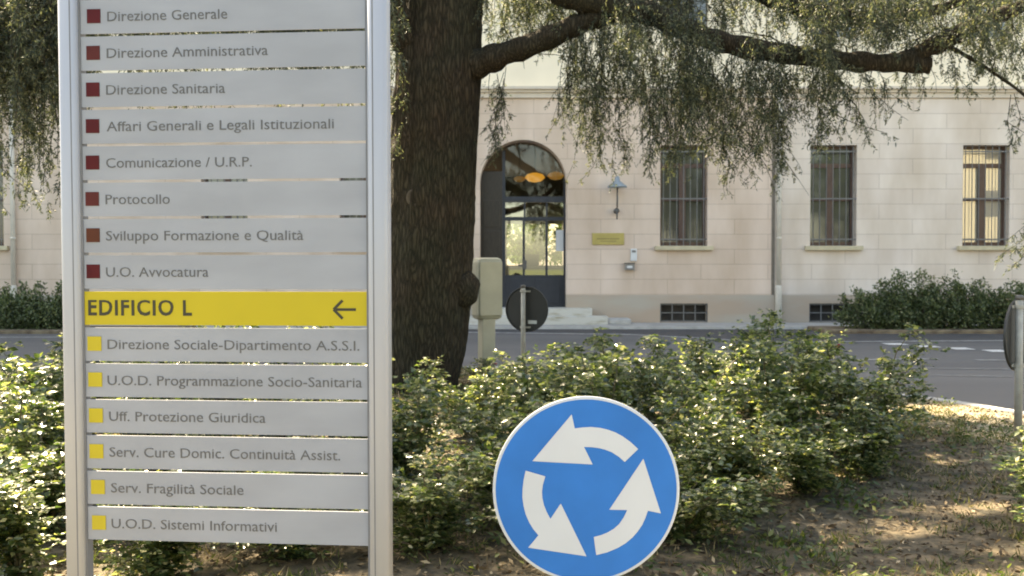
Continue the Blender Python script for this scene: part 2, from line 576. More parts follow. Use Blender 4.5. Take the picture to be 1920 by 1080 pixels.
# newer asphalt between the white line and the kerb
la = [G(560, 617), G(880, 624), G(1180, 628), G(1300, 634), G(1450, 643.5)]
lb = [G(1450, 643.5), G(1700, 641), G(1900, 640), G(2300, 636)]
o = MB()
top = [Vector((p.x, PAVE_Y - 0.01, 0)) for p in la + lb[1:]]
bot = la + lb[1:]
for i in range(len(bot) - 1):
    o.face([(bot[i].x, bot[i].y, 0.008), (bot[i + 1].x, bot[i + 1].y, 0.008), (top[i + 1].x, top[i + 1].y, 0.008), (top[i].x, top[i].y, 0.008)])
tag(o.build('asphalt_strip', M['new_asphalt']), kind='structure')


def line(name, pts, w, m, z=0.012):
    o = MB()
    for i in range(len(pts) - 1):
        a, c = Vector(pts[i]), Vector(pts[i + 1])
        o.face([(a.x, a.y - w / 2, z), (c.x, c.y - w / 2, z), (c.x, c.y + w / 2, z), (a.x, a.y + w / 2, z)])
    return tag(o.build(name, m), kind='structure')


line('road_line', la, 0.28, M['worn_paint'])
line('road_line', lb, 0.22, M['worn_paint'], 0.016)
line('road_line', [G(-400, 634), G(-100, 633.5), G(120, 633), G(420, 632)], 0.22, M['worn_paint'])
for i, (px, py) in enumerate(((1678, 646), (1738, 650.5), (1801, 654.5), (1869, 659))):
    a = G(px, py)
    w = 19 * a.y / F
    o = MB()
    o.face([(a.x - w, a.y - 0.22, 0.012), (a.x + w, a.y - 0.22, 0.012), (a.x + w, a.y + 0.22, 0.012), (a.x - w, a.y + 0.22, 0.012)])
    tag(o.build('road_marking', M['paint']), kind='structure')
for (a, c, w) in (((1580, 676), (1760, 674), .14), ((1830, 676), (2000, 678), .14), ((1640, 690), (1900, 694), .07), ((1720, 704), (1900, 708), .06)):
    line('worn_road_line', [G(*a), G(*c)], w, M['worn_paint'], 0.012)

# the round island: raised ground inside a ring of kerb stones
IZ = 0.10


def island_z(x, y):
    r = math.hypot(x - ISL.x, y - ISL.y) / ISL_R
    return IZ + 0.05 * max(0, 1 - r * r) + 0.018 * math.sin(x * 2.3 + 1) * math.sin(y * 1.9) * max(0, 1 - r ** 4)


o = MB()
rings, segs = 36, 96
o.v.append((ISL.x, ISL.y, island_z(ISL.x, ISL.y)))
for i in range(1, rings + 1):
    r = (ISL_R - 0.12) * i / rings
    for k in range(segs):
        an = 2 * math.pi * k / segs
        x, y = ISL.x + r * math.cos(an), ISL.y + r * math.sin(an)
        o.v.append((x, y, island_z(x, y)))
for k in range(segs):
    o.f.append((0, 1 + k, 1 + (k + 1) % segs))
for i in range(rings - 1):
    for k in range(segs):
        k2 = (k + 1) % segs
        a, c = 1 + i * segs, 1 + (i + 1) * segs
        o.f.append((a + k, c + k, c + k2, a + k2))
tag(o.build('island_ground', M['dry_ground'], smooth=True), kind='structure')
o = MB()
for k in range(72):
    a0, a1 = 2 * math.pi * k / 72 + 0.001, 2 * math.pi * (k + 1) / 72 - 0.001
    r0, r1 = ISL_R - 0.13, ISL_R
    q = [(r0, a0), (r1, a0), (r1, a1), (r0, a1)]
    n = len(o.v)
    for z in (-0.05, 0.115):
        for r, a in q:
            o.v.append((ISL.x + r * math.cos(a), ISL.y + r * math.sin(a), z))
    for qd in ((0, 3, 2, 1), (4, 5, 6, 7), (0, 1, 5, 4), (1, 2, 6, 5), (2, 3, 7, 6), (3, 0, 4, 7)):
        o.f.append(tuple(n + i for i in qd))
tag(o.build('island_kerb', M['kerb'], bevel=0.012), kind='structure')

# planting beds by the facade
for name, x0, x1 in (('planting_bed', G(1550, 626).x, 30), ('planting_bed', -30, G(330, 626).x)):
    o = MB()
    o.box(x0, 21.3, -0.05, x1, 22.85, 0.09)
    tag(o.build(name, M['soil'], bevel=0.03), kind='structure')

# ------------------------------------------------------------------ the building
bld = empty('hospital_building', (0, YB, 0))
tag(bld, 'long cream building with arched glazed door and barred windows across the road', 'building')
S = YB / F


def bx(px):
    return (px - 960) * S


def bz(py):
    return P(960, py, YB).z


TOP, BACK = 20.0, 13.5  # unseen roof height, chosen so the building's shadow reaches the kerb
Z_PL, Z_CO = bz(553), bz(184)
Z_W0, Z_W1 = bz(461), bz(272)
wins = [(1237.5, 1326, 'dark'), (1518, 1605, 'dark'), (1803, 1891, 'cream_reflection'), (2086, 2174, 'dark'), (2370, 2458, 'dark'), (637, 724, 'dark'), (378, 465, 'dark'), (-80, 8 - 0, 'dark'), (-363, -275, 'dark')]
wins = [w for w in wins if w[2] != 'x']
DX0, DX1 = bx(900), bx(1062)
DZ0, DZTOP = bz(577), bz(262)
DR = (DX1 - DX0) / 2
DZS = DZTOP - DR
DXC = (DX0 + DX1) / 2
SPLIT = bx(1450)
REV = 0.36


def wall_grid(mb, x0, x1, z0, z1, holes, y=0.0):
    """flat wall with rectangular holes"""
    xs = sorted({x0, x1, *[min(max(h[0], x0), x1) for h in holes], *[min(max(h[1], x0), x1) for h in holes]})
    zs = sorted({z0, z1, *[min(max(h[2], z0), z1) for h in holes], *[min(max(h[3], z0), z1) for h in holes]})
    for i in range(len(xs) - 1):
        for j in range(len(zs) - 1):
            xm, zm = (xs[i] + xs[i + 1]) / 2, (zs[j] + zs[j + 1]) / 2
            if any(h[0] < xm < h[1] and h[2] < zm < h[3] for h in holes):
                continue
            mb.face([(xs[i], y, zs[j]), (xs[i + 1], y, zs[j]), (xs[i + 1], y, zs[j + 1]), (xs[i], y, zs[j + 1])])


def reveal(mb, x0, x1, z0, z1, d, sides='lrtb', y=0.0):
    if 'l' in sides:
        mb.face([(x0, y, z0), (x0, y, z1), (x0, y + d, z1), (x0, y + d, z0)])
    if 'r' in sides:
        mb.face([(x1, y, z0), (x1, y + d, z0), (x1, y + d, z1), (x1, y, z1)])
    if 't' in sides:
        mb.face([(x0, y, z1), (x1, y, z1), (x1, y + d, z1), (x0, y + d, z1)])
    if 'b' in sides:
        mb.face([(x0, y, z0), (x0, y + d, z0), (x1, y + d, z0), (x1, y, z0)])


holes = [(bx(a), bx(c), Z_W0, Z_W1) for a, c, _ in wins]
# smooth arch panel round the door
AX0, AX1, AZ1 = DX0 - 0.28, DX1 + 0.28, DZTOP + 1.15
for (nm, x0, x1, m, yy) in (('wall', -45, SPLIT, M['wall_left'], 0.0), ('wall', SPLIT, 45, M['wall_right'], -0.015)):
    o = MB()
    hs = [h for h in holes if x0 < h[0] < x1]
    if x0 < 0:
        hs2 = hs + [(DX0, DX1, Z_PL - .01, AZ1)]
    else:
        hs2 = hs
    wall_grid(o, x0, x1, Z_PL, Z_CO, hs2, yy)
    for h in hs:
        reveal(o, h[0], h[1], h[2], h[3], REV, 'lrtb', yy)
    if x0 < 0:
        n = 28
        for i in range(n):
            a0, a1 = math.pi * i / n, math.pi * (i + 1) / n
            p0 = (DXC - DR * math.cos(a0), DZS + DR * math.sin(a0))
            p1 = (DXC - DR * math.cos(a1), DZS + DR * math.sin(a1))
            o.face([(p0[0], 0, p0[1]), (p1[0], 0, p1[1]), (p1[0], 0, AZ1), (p0[0], 0, AZ1)])
            o.face([(p0[0], 0, p0[1]), (p0[0], 0.55, p0[1]), (p1[0], 0.55, p1[1]), (p1[0], 0, p1[1])])
        reveal(o, DX0, DX1, Z_PL, DZS, 0.55, 'lr', 0)
    o.build(nm, m, bld)

# plinth with basement openings, a hair proud of the wall
bholes = [(bx(1237.5), bx(1327), bz(604), bz(569)), (bx(1517), bx(1606), bz(604), bz(569)), (bx(1803), bx(1891), bz(604), bz(569)), (bx(637), bx(724), bz(604), bz(569)), (bx(378), bx(465), bz(604), bz(569))]
o = MB()
wall_grid(o, -45, 45, 0.02, Z_PL, bholes + [(DX0, DX1, -1, 5)], -0.03)
o.face([(-45, -0.03, Z_PL), (DX0, -0.03, Z_PL), (DX0, 0.02, Z_PL), (-45, 0.02, Z_PL)])
o.face([(DX1, -0.03, Z_PL), (45, -0.03, Z_PL), (45, 0.02, Z_PL), (DX1, 0.02, Z_PL)])
for h in bholes:
    reveal(o, h[0], h[1], h[2], h[3], 0.4, 'lrtb', -0.03)
reveal(o, DX0, DX1, 0.02, Z_PL, 0.58, 'lr', -0.03)
o.build('plinth', M['plinth'], bld)

# string course and the yellow upper storey
o = MB()
o.box(-45, -0.07, Z_CO, 45, 0.3, Z_CO + 0.13)
o.box(-45, -0.13, Z_CO + 0.13, 45, 0.3, Z_CO + 0.20)
o.box(-45, -0.20, Z_CO + 0.20, 45, 0.3, Z_CO + 0.27)
o.build('string_course', M['cornice'], bld)
o = MB()
uz0, uz1 = bz(70), bz(-110)
uh = [((h[0]), (h[1]), uz0, uz1) for h in holes]
wall_grid(o, -45, 45, Z_CO + 0.27, TOP - 0.5, uh, 0.0)
for h in uh:
    reveal(o, h[0], h[1], h[2], h[3], 0.25, 'lrtb', 0)
o.build('upper_wall', M['upper'], bld)
# shell: sides, back and roof (a hall runs through behind the door)
HX0, HX1, HZ1 = DX0 - 0.3, DX1 + 0.6, DZTOP + 0.3
o = MB()
o.face([(-45, 0, 0), (-45, BACK, 0), (-45, BACK, TOP), (-45, 0, TOP)])
o.face([(45, 0, 0), (45, 0, TOP), (45, BACK, TOP), (45, BACK, 0)])
wall_grid(o, -45, 45, 0, TOP, [(HX0, HX1, 0.3, HZ1)], BACK)
o.build('shell_wall', M['smooth_plaster'], bld)
o = MB()
o.box(-45.6, -0.7, TOP - 0.5, 45.6, BACK + 0.6, TOP - 0.25)
o.v += [(-45.6, -0.7, TOP - .25), (45.6, -0.7, TOP - .25), (45.6, BACK + .6, TOP - .25), (-45.6, BACK + .6, TOP - .25), (-45, BACK / 2, TOP + 1.2), (45, BACK / 2, TOP + 1.2)]
n = len(o.v) - 6
o.f += [(n, n + 1, n + 5, n + 4), (n + 2, n + 3, n + 4, n + 5), (n, n + 4, n + 3), (n + 1, n + 2, n + 5)]
o.build('roof', mat('roof_tiles', (0.22, 0.10, 0.06), 0.85, scale=4), bld)
o = MB()
o.face([(HX0, 0.7, 0.3), (HX1, 0.7, 0.3), (HX1, BACK, 0.3), (HX0, BACK, 0.3)])
o.face([(HX0, 0.7, HZ1), (HX0, BACK, HZ1), (HX1, BACK, HZ1), (HX1, 0.7, HZ1)])
o.face([(HX0, 0.7, 0.3), (HX0, BACK, 0.3), (HX0, BACK, HZ1), (HX0, 0.7, HZ1)])
o.face([(HX1, 0.7, 0.3), (HX1, 0.7, HZ1), (HX1, BACK, HZ1), (HX1, BACK, 0.3)])
o.face([(HX0, BACK - .1, DZ0 + 2.75), (HX1, BACK - .1, DZ0 + 2.75), (HX1, BACK - .1, HZ1), (HX0, BACK - .1, HZ1)])
o.face([(HX0, BACK - .1, 0.3), (DX0 + .62, BACK - .1, 0.3), (DX0 + .62, BACK - .1, HZ1), (HX0, BACK - .1, HZ1)])
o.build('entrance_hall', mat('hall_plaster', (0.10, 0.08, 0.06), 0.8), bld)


def make_window(x0, x1, z0, z1, kind, y0):
    """casement set back in the wall, its panes, the iron grille in front and the stone sill"""
    w = x1 - x0
    yf = y0 + REV - 0.10
    f = MB()
    fr = 0.075
    zt = z1 - 0.42 * (z1 - z0) * 0.46
    f.box(x0, yf, z0, x0 + fr, yf + 0.07, z1)
    f.box(x1 - fr, yf, z0, x1, yf + 0.07, z1)
    f.box(x0 + fr, yf + .001, z0, x1 - fr, yf + 0.069, z0 + 0.10)
    f.box(x0 + fr, yf + .001, z1 - 0.08, x1 - fr, yf + 0.069, z1)
    f.box(x0 + fr, yf - .006, zt - 0.06, x1 - fr, yf + 0.066, zt + 0.05)
    xc = (x0 + x1) / 2
    f.box(xc - 0.085, yf - 0.012, z0 + 0.10, xc + 0.085, yf + 0.06, zt - 0.06)
    zm = (z0 + zt) / 2 + 0.16
    f.box(x0 + fr, yf + .004, zm - 0.035, xc - 0.085, yf + 0.062, zm + 0.035)
    f.box(xc + 0.085, yf + .004, zm - 0.035, x1 - fr, yf + 0.062, zm + 0.035)
    win = f.build('window', M['wood'], bld)
    p = MB()
    p.face([(x0 + .02, yf + .05, z0 + .02), (x1 - .02, yf + .05, z0 + .02), (x1 - .02, yf + .05, z1 - .02), (x0 + .02, yf + .05, z1 - .02)])
    p.build('pane', M['cream_reflection_glass' if kind == 'cream_reflection' else 'glass'], win)
    g = MB()
    yg = y0 + 0.05
    for i in range(7):
        x = x0 + w * (i + 0.5) / 7
        g.tube([(x, yg, z0), (x, yg, z1)], 0.0125, 6)
    for z in (z0 + 0.17, z0 + (z1 - z0) * 0.47, z1 - 0.16):
        g.box(x0, yg - 0.008, z - 0.017, x1, yg + 0.008, z + 0.017)
    g.build('grille', M['iron'], win)
    s = MB()
    s.box(x0 - 0.14, y0 - 0.13, z0 - 0.115, x1 + 0.14, y0 + REV - .11, z0 - 0.002)
    s.build('sill', M['sill'], win, bevel=0.01)


for (a, c, k), h in zip(wins, holes):
    make_window(h[0], h[1], h[2], h[3], k, 0.0 if h[0] < SPLIT else -0.015)
for h in uh:
    f = MB()
    f.box(h[0], 0.16, h[2], h[1], 0.20, h[3])
    f.build('window', M['glass'], bld)
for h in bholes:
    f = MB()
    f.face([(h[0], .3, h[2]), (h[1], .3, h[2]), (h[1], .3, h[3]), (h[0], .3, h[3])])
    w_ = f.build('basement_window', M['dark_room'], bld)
    g = MB()
    n = 4
    for i in range(n + 1):
        x = h[0] + 0.02 + (h[1] - h[0] - 0.04) * i / n
        g.box(x - 0.012, 0.005, h[2], x + 0.012, 0.02, h[3])
    for j in range(3):
        z = h[2] + 0.03 + (h[3] - h[2] - 0.06) * j / 2
        g.box(h[0], 0.022, z - 0.012, h[1], 0.034, z + 0.012)
    g.build('grille', M['iron'], w_)

# the door: glazed leaf with blue grey lower panel, dark side panel at the left, fanlight above
YD = 0.50
dm = MB()
xm = bx(945)
ztr0, ztr1 = bz(377), bz(366)
zmid0, zmid1 = bz(412), bz(405)
zlow = bz(516)
dm.box(xm - 0.05, YD - .04, DZ0, xm + 0.03, YD + .05, DZS + DR * 0.8)
dm.box(DX1 - 0.05, YD - .04, DZ0, DX1, YD + .05, DZS + 0.15)
dm.box(xm + .03, YD - .05, ztr0, DX1 - .05, YD + .05, ztr1)
dm.box(xm + .03, YD - .045, zmid0, DX1 - .05, YD + .045, zmid1)
for px in (982.5, 1026):
    x = bx(px)
    dm.box(x - 0.03, YD - .042, zlow, x + 0.03, YD + .042, zmid0)
dm.box(bx(984) - .022, YD - .04, zmid1, bx(984) + .022, YD + .04, ztr0)
dm.box(bx(1026) - .022, YD - .04, zmid1, bx(1026) + .022, YD + .04, ztr0)
door = dm.build('door', M['door_blue'], bld)
o = MB()
o.box(xm + .03, YD - .03, DZ0 + .002, DX1 - .05, YD + .03, zlow)
o.box(xm + .14, YD - .045, DZ0 + .1, bx(1002), YD - .03, zlow - .1)
o.box(bx(1006), YD - .045, DZ0 + .1, DX1 - .14, YD - .03, zlow - .1)
o.build('lower_panel', M['door_blue'], door, bevel=0.006)
o = MB()
o.face([(xm, YD, zlow), (DX1 - .02, YD, zlow), (DX1 - .02, YD, ztr0), (xm, YD, ztr0)])
o.build('door_pane', M['door_glass'], door)
o = MB()
o.box(bx(981), YD - .10, bz(505), bx(988), YD - .05, bz(488))
o.box(bx(972), YD - .085, bz(500), bx(981), YD - .05, bz(496))
o.build('handle', M['lamp_dark'], door)
o = MB()
pts = [(DXC - (DR - .01) * math.cos(math.pi * i / 24), YD + .01, DZS + (DR - .01) * math.sin(math.pi * i / 24)) for i in range(25)]
xl = xm
arc = [p for p in pts]
o.face([(DX0 + .01, YD + .01, ztr1)] + arc + [(DX1 - .01, YD + .01, ztr1)])
o.build('fanlight', glass_mat('fanlight_glass', (0.55, 0.52, 0.46), 0.05, True), door)
o = MB()
o.box(DX0, YD - .06, 0.3, xm - .05, YD - .02, DZS + .35)
o.box(DX0 + .06, YD - .075, 0.9, xm - .11, YD - .06, ztr1 - .9)
o.box(DX0 + .06, YD - .075, ztr1 - .8, xm - .11, YD - .06, ztr1 - .1)
o.build('side_panel', M['dark_wood'], door, bevel=0.008)
o = MB()
o.face([(bx(1044), YD - .004, bz(470)), (bx(1060), YD - .004, bz(470)), (bx(1060), YD - .004, bz(430)), (bx(1044), YD - .004, bz(430))])
tag(o.build('notice', M['white_plastic'], door), 'white paper notice behind the door glass')
# added glowing globes, standing in for amber reflections in the fanlight
glowm = bpy.data.materials.new('amber_reflection_glow')
glowm.use_nodes = True
lb_ = glowm.node_tree.nodes['Principled BSDF']
lb_.inputs['Base Color'].default_value = (0.5, 0.25, 0.05, 1)
lb_.inputs['Emission Color'].default_value = (1.0, 0.55, 0.10, 1)
lb_.inputs['Emission Strength'].default_value = 0.42
for (px, py, r, nm) in ((1003, 333, 0.2, 'a'), (1042, 330, 0.17, 'b'), (974, 336, 0.12, 'c')):
    q = P(px, py, YB + 2.6)
    lm = empty('amber_glow', q)
    tag(lm, {'a': 'biggest amber globe glowing behind the fanlight in place of a reflection', 'b': 'amber globe imitating a reflection in the fanlight, nearest its right edge', 'c': 'smallest amber globe imitating a reflection in the fanlight'}[nm], 'lamp', 'added amber glows behind the fanlight')
    o = MB()
    o.lathe([(0.01, -r * .8), (r * .6, -r * .62), (r, 0), (r * .75, r * .55), (0.05, r * .8)], 20)
    gm_ = glowm.copy()
    gm_.node_tree.nodes['Principled BSDF'].inputs['Emission Strength'].default_value = {'a': .17, 'b': .05, 'c': .03}[nm]
    o.build('globe', gm_, lm, smooth=True).scale = (1.45, 1, .85)
    o = MB()
    o.tube([(0, 0, r * .78), (0, 0, HZ1 - q.z)], 0.012, 6)
    o.build('rod', M['lamp_dark'], lm)

dk = empty('hall_desk', (bx(1018), YB + 7.5, 0.3))
tag(dk, 'dark desk in the hall seen through the door glass', 'desk')
o = MB()
o.box(-1.0, -.3, 0, 1.0, .3, 1.18)
o.build('front', M['dark_wood'], dk, bevel=.01)
o = MB()
o.box(-1.06, -.36, 1.181, 1.06, .36, 1.24)
o.build('desk_top', M['lamp_dark'], dk)
o = MB()
o.box(-.45, -.05, 1.241, .1, 0, 1.62)
o.build('screen', M['lamp_dark'], dk, bevel=.01)
# steps
st = MB()
st.box(DX0 - 0.1, -0.42, 0.05, bx(1108), 0.58, DZ0 - 0.002)
st.build('step', M['step'], bld, bevel=0.012)
st = MB()
st.box(DX0 - 0.55, -0.85, 0.05, bx(1134), -0.42, bz(590))
st.build('step', M['step'], bld, bevel=0.012)
st = MB()
st.box(bx(1135), -0.7, 0.05, bx(1178), -0.035, 0.19)
st.build('step', M['kerb'], bld, bevel=0.03)

# downpipes
for (px, r, z1, lab) in ((1458, 0.062, Z_CO + .25, 'p'), (29, 0.06, Z_CO + .25, 'q')):
    x = bx(px)
    o = MB()
    o.tube([(x, -0.1, 0.9), (x, -0.1, z1)], r, 14)
    o.lathe([(r + .012, 0), (r + .012, .05)], 14, Matrix.Translation((x, -.1, 2.2)))
    o.lathe([(r + .012, 0), (r + .012, .05)], 14, Matrix.Translation((x, -.1, 4.2)))
    dp = o.build('downpipe', M['pipe'], bld, smooth=True)
    o = MB()
    o.tube([(x, -0.1, 0.06), (x, -0.1, 0.95), (x, -.1, 1.02)], [r + .022, r + .022, r + .01], 14)
    o.build('cast_iron_foot', M['pipe'], dp, smooth=True)
    if px > 1000:
        o = MB()
        o.box(x - .16, -0.022, 0.1, x - .085, 0.05, Z_CO)
        o.build('wall_joint', M['groove'], bld)

# wall fittings
q = P(1155, 375, YB)
wl = empty('wall_lamp', (q.x, YB, q.z))
tag(wl, 'blue grey cone wall lamp on an iron stem beside the arched door', 'lamp')
o = MB()
zl = bz(352) - q.z
yl = -0.30
o.lathe([(0.25, -0.02), (0.235, 0.02), (0.07, 0.15), (0.055, 0.24), (0.02, 0.27)], 24, Matrix.Translation((0, yl, zl)))
o.build('lamp_shade', M['lamp_metal'], wl, smooth=True)
o = MB()
zk = bz(396) - q.z
o.tube([(0, -0.02, zk), (0, -0.16, zk - .01), (0, yl, zk + .10), (0, yl, zl)], 0.022, 8)
o.tube([(0, yl + .06, zk), (0, yl + .06, bz(412) - q.z)], 0.02, 8)
o.build('stem', M['lamp_dark'], wl, smooth=True)
o = MB()
o.lathe([(0.02, -.075), (0.06, -.04), (0.075, 0), (0.06, .04), (0.02, .075)], 16, Matrix.Translation((0, -0.19, zk)))
o.lathe([(0.07, 0), (0.07, .02)], 16, Matrix.Translation((0, -.02, zk)) @ Matrix.Rotation(R(90), 4, 'X'))
o.build('knob', M['lamp_dark'], wl, smooth=True)
pq = empty('brass_plaque', (bx(1140), YB, bz(448)))
tag(pq, 'rectangular brass name plaque on the wall beside the arched door', 'plaque')
o = MB()
o.box(-.41, -.03, -.15, .41, -.0005, .15)
pl = o.build('plate', M['brass'], pq, bevel=0.006)
o = MB()
o.box(-.29, -.033, -.012, .29, -.0305, .02)
o.box(-.20, -.033, -.07, .20, -.0305, -.05)
o.build('engraving', M['brass_dark'], pl)
o = MB()
o.box(-.08, -.05, -.16, .08, -.0005, .16)
ic = o.build('intercom', M['white_plastic'], None, bevel=0.012, loc=(bx(1188), YB, bz(478)))
tag(ic, 'upright white intercom panel on the wall below the brass plaque', 'intercom')
o = MB()
o.box(-.05, -.055, .06, .05, -.0505, .12)
o.build('speaker_grille', M['grey_plastic'], ic)
wb = empty('wall_box', (bx(1180), YB, bz(499)))
tag(wb, 'small dark grey letter box on the wall below the intercom', 'box')
o = MB()
o.box(-.12, -.12, -.10, .12, -.0005, .06)
o.build('body', M['grey_plastic'], wb, bevel=0.01)
o = MB()
o.box(-.13, -.14, .061, .13, -.0005, .085)
o.build('lid', M['lamp_dark'], wb)
o = MB()
o.box(-.07, -.125, -.05, .06, -.1205, .01)
o.build('door_plate', M['white_plastic'], wb)

# courtyard behind the hall, seen through the door
o = MB()
o.box(-14, 62, 0, 14, 62.4, 2.4)
cw = o.build('courtyard_wall', mat('white_courtyard_wall', (0.75, 0.72, 0.66), 0.9))
tag(cw, 'pale courtyard wall seen through the glazed door', 'wall')

# ------------------------------------------------------------------ directory sign
SW, SH = 0.9, 1.69709
sg = empty('directory_sign', (-0.89206, 2.97054, 1.48343))
sg.rotation_euler = (0.00883, -0.00068, -0.0828)
tag(sg, 'tall grey directory sign with wine red and yellow squares and a yellow band', 'sign')


XH, CAP = 0.45, 0.68


def measure(ch):
    cu = bpy.data.curves.new('probe', 'FONT')
    cu.body = ch
    cu.size = 1.0
    ob = bpy.data.objects.new('probe', cu)
    col.objects.link(ob)
    me = bpy.data.meshes.new_from_object(ob.evaluated_get(bpy.context.evaluated_depsgraph_get()))
    h_ = max(v.co.y for v in me.vertices)
    col.objects.unlink(ob)
    bpy.data.objects.remove(ob)
    bpy.data.meshes.remove(me)
    return h_


XH, CAP = measure('x'), measure('H')


def text_mesh(txt, size, capt, width, bold=0.0, track=1.0):
    cu = bpy.data.curves.new('lettering', 'FONT')
    cu.body = txt
    cu.size = size
    cu.offset = bold
    cu.space_character = track
    cu.extrude = 0.0006
    cu.resolution_u = 3
    ob = bpy.data.objects.new('lettering_curve', cu)
    col.objects.link(ob)
    dg = bpy.context.evaluated_depsgraph_get()
    me = bpy.data.meshes.new_from_object(ob.evaluated_get(dg))
    col.objects.unlink(ob)
    bpy.data.objects.remove(ob)
    n = len(me.vertices)
    co = np.empty(n * 3, dtype=np.float32)
    me.vertices.foreach_get('co', co)
    co = co.reshape(-1, 3)
    x0, x1 = co[:, 0].min(), co[:, 0].max()
    out = np.empty_like(co)
    out[:, 0] = (co[:, 0] - x0) * (width / (x1 - x0))
    out[:, 1] = -co[:, 2]
    # taller lower case, as in the photograph's lettering
    xh, cap = XH * size, CAP * size
    y = co[:, 1]
    out[:, 2] = np.where(y < 0, y * capt / cap, np.where(y < xh, y * (0.735 * capt / xh), 0.735 * capt + (y - xh) * (0.265 * capt / (cap - xh))))
    me.vertices.foreach_set('co', out.ravel())
    me.update()
    return me


rows = [('Direzione Generale', 202, 429, 'red_a'), ('Direzione Amministrativa', 201, 505, 'red_b'), ('Direzione Sanitaria', 200, 425, 'red_a'),
        ('Affari Generali e Legali Istituzionali', 201, 627, 'red_a'), ('Comunicazione / U.R.P.', 200, 475, 'red_a'), ('Protocollo', 199, 321, 'red_b'),
        ('Sviluppo Formazione e Qualit\u00e0', 200, 571, 'red_c'), ('U.O. Avvocatura', 200, 394, 'red_a'), ('EDIFICIO L', 166, 363, None),
        ('Direzione Sociale-Dipartimento A.S.S.I.', 203, 674, 'yellow_square'), ('U.O.D. Programmazione Socio-Sanitaria', 203, 679, 'yellow_square'),
        ('Uff. Protezione Giuridica', 206, 501, 'yellow_square'), ('Serv. Cure Domic. Continuit\u00e0 Assist.', 207, 639, 'yellow_square'),
        ('Serv. Fragilit\u00e0 Sociale', 210, 460, 'yellow_square'), ('U.O.D. Sistemi Informativi', 211, 522, 'yellow_square')]
PITCH_Z = SH / 15
HS = (PITCH_Z - 0.0086) / 2
TH = 0.005


def u_of(px, i):
    l = 149.3 + (166 - 149.3) * (i + .5) / 15
    r = 684.5 + (691 - 684.5) * (i + .5) / 15
    return ((px - l) / (r - l) - .5) * SW


for i in range(-4, 15):
    zc = SH / 2 - (i + .5) * PITCH_Z
    o = MB()
    o.box(-SW / 2 - .004, 0, zc - HS, SW / 2 + .004, TH, zc + HS)
    if i < 0:
        sl = o.build('slat', M['red_a'] if i == -1 else M['alu'], sg)
        if i == -1:
            tag(sl, 'dark red header slat at the top')
        continue
    txt, x0, x1, sq = rows[i]
    sl = o.build('slat', M['yellow'] if i == 8 else M['alu'], sg)
    if i == 8:
        tag(sl, 'bright yellow slat with bold dark lettering and an arrow')
    a, c = u_of(x0, i), u_of(x1, i)
    me = text_mesh(txt, 0.045, 0.0295 if i != 8 else 0.046, c - a, -0.0002 if i != 8 else 0.0009, 1.0 if i != 8 else 1.13)
    me.materials.clear()
    me.materials.append(M['text_dark'] if i == 8 else M['text_grey'])
    t = bpy.data.objects.new('lettering', me)
    col.objects.link(t)
    t.parent = sl
    t.location = (a, -0.0009, zc - (0.0150 if i != 8 else 0.0215))
    if sq:
        s = u_of((176, 175, 174.5, 174, 174, 173.5, 175, 175.5, 0, 178, 179.5, 181, 182, 185, 187)[i], i)
        e = 0.0215 if i < 8 else 0.0225
        o = MB()
        o.box(s - e, -0.002, zc - e + .002, s + e, -0.0002, zc + e + .002)
        o.build('colour_square', M[sq], sl)
    else:
        o = MB()
        ax0, ax1 = u_of(627, i), u_of(668, i)
        zz, hw = zc - 0.002, 0.0042

        def fl(a_, b_, t_):
            return Vector((a_, -0.0004 - t_, b_))
        hd = 0.028
        o.prism([(ax0 + .004, zz - hw), (ax1, zz - hw), (ax1, zz + hw), (ax0 + .004, zz + hw)], 0.0006, fl)
        for sgn in (1, -1):
            p0, p1 = (ax0, zz), (ax0 + hd, zz + sgn * hd)
            nx, nz = hw * .72, -sgn * hw * .72
            poly = [(p0[0] - nx, p0[1] - nz), (p0[0] + nx, p0[1] + nz), (p1[0] + nx, p1[1] + nz), (p1[0] - nx, p1[1] - nz)]
            o.prism(poly, 0.0010 + .0002 * sgn, fl)
        ar = o.build('arrow', M['text_dark'], sl)
# posts: rounded extrusions with a groove on the inner side
zb = -1.48343 + 0.1
for sgn, w in ((-1, 0.062), (1, 0.062)):
    xi = sgn * (SW / 2 + 0.006)
    xo = xi + sgn * w
    x0, x1 = min(xi, xo), max(xi, xo)
    o = MB()
    poly = []
    y0, y1, r = -0.018, 0.052, 0.014
    for cx_, cy_, a0 in ((x1 - r, y1 - r, 0), (x0 + r, y1 - r, 90), (x0 + r, y0 + r, 180), (x1 - r, y0 + r, 270)):
        for k in range(5):
            an = R(a0 + 90 * k / 4)
            poly.append((cx_ + r * math.cos(an), cy_ + r * math.sin(an)))
    o.prism(poly, 1.45 + 1.45, lambda a_, b_, t_: Vector((a_, b_, zb - 0.1 + t_)))
    post = o.build('post', M['alu_post'], sg)
    post.data.polygons.foreach_set('use_smooth', [len(p.vertices) == 4 for p in post.data.polygons])
    o = MB()
    gx = xi - sgn * 0.0
    o.box(min(gx, gx - sgn * .006), -0.004, zb, max(gx, gx - sgn * .006), 0.03, 1.45)
    o.build('rail', M['post_groove'], post)
    o = MB()
    gx = (x0 + x1) / 2 - sgn * .012
    o.box(gx - .0018, y0 - .0006, zb, gx + .0018, y0 + .001, 1.45)
    o.build('seam', M['post_groove'], post)

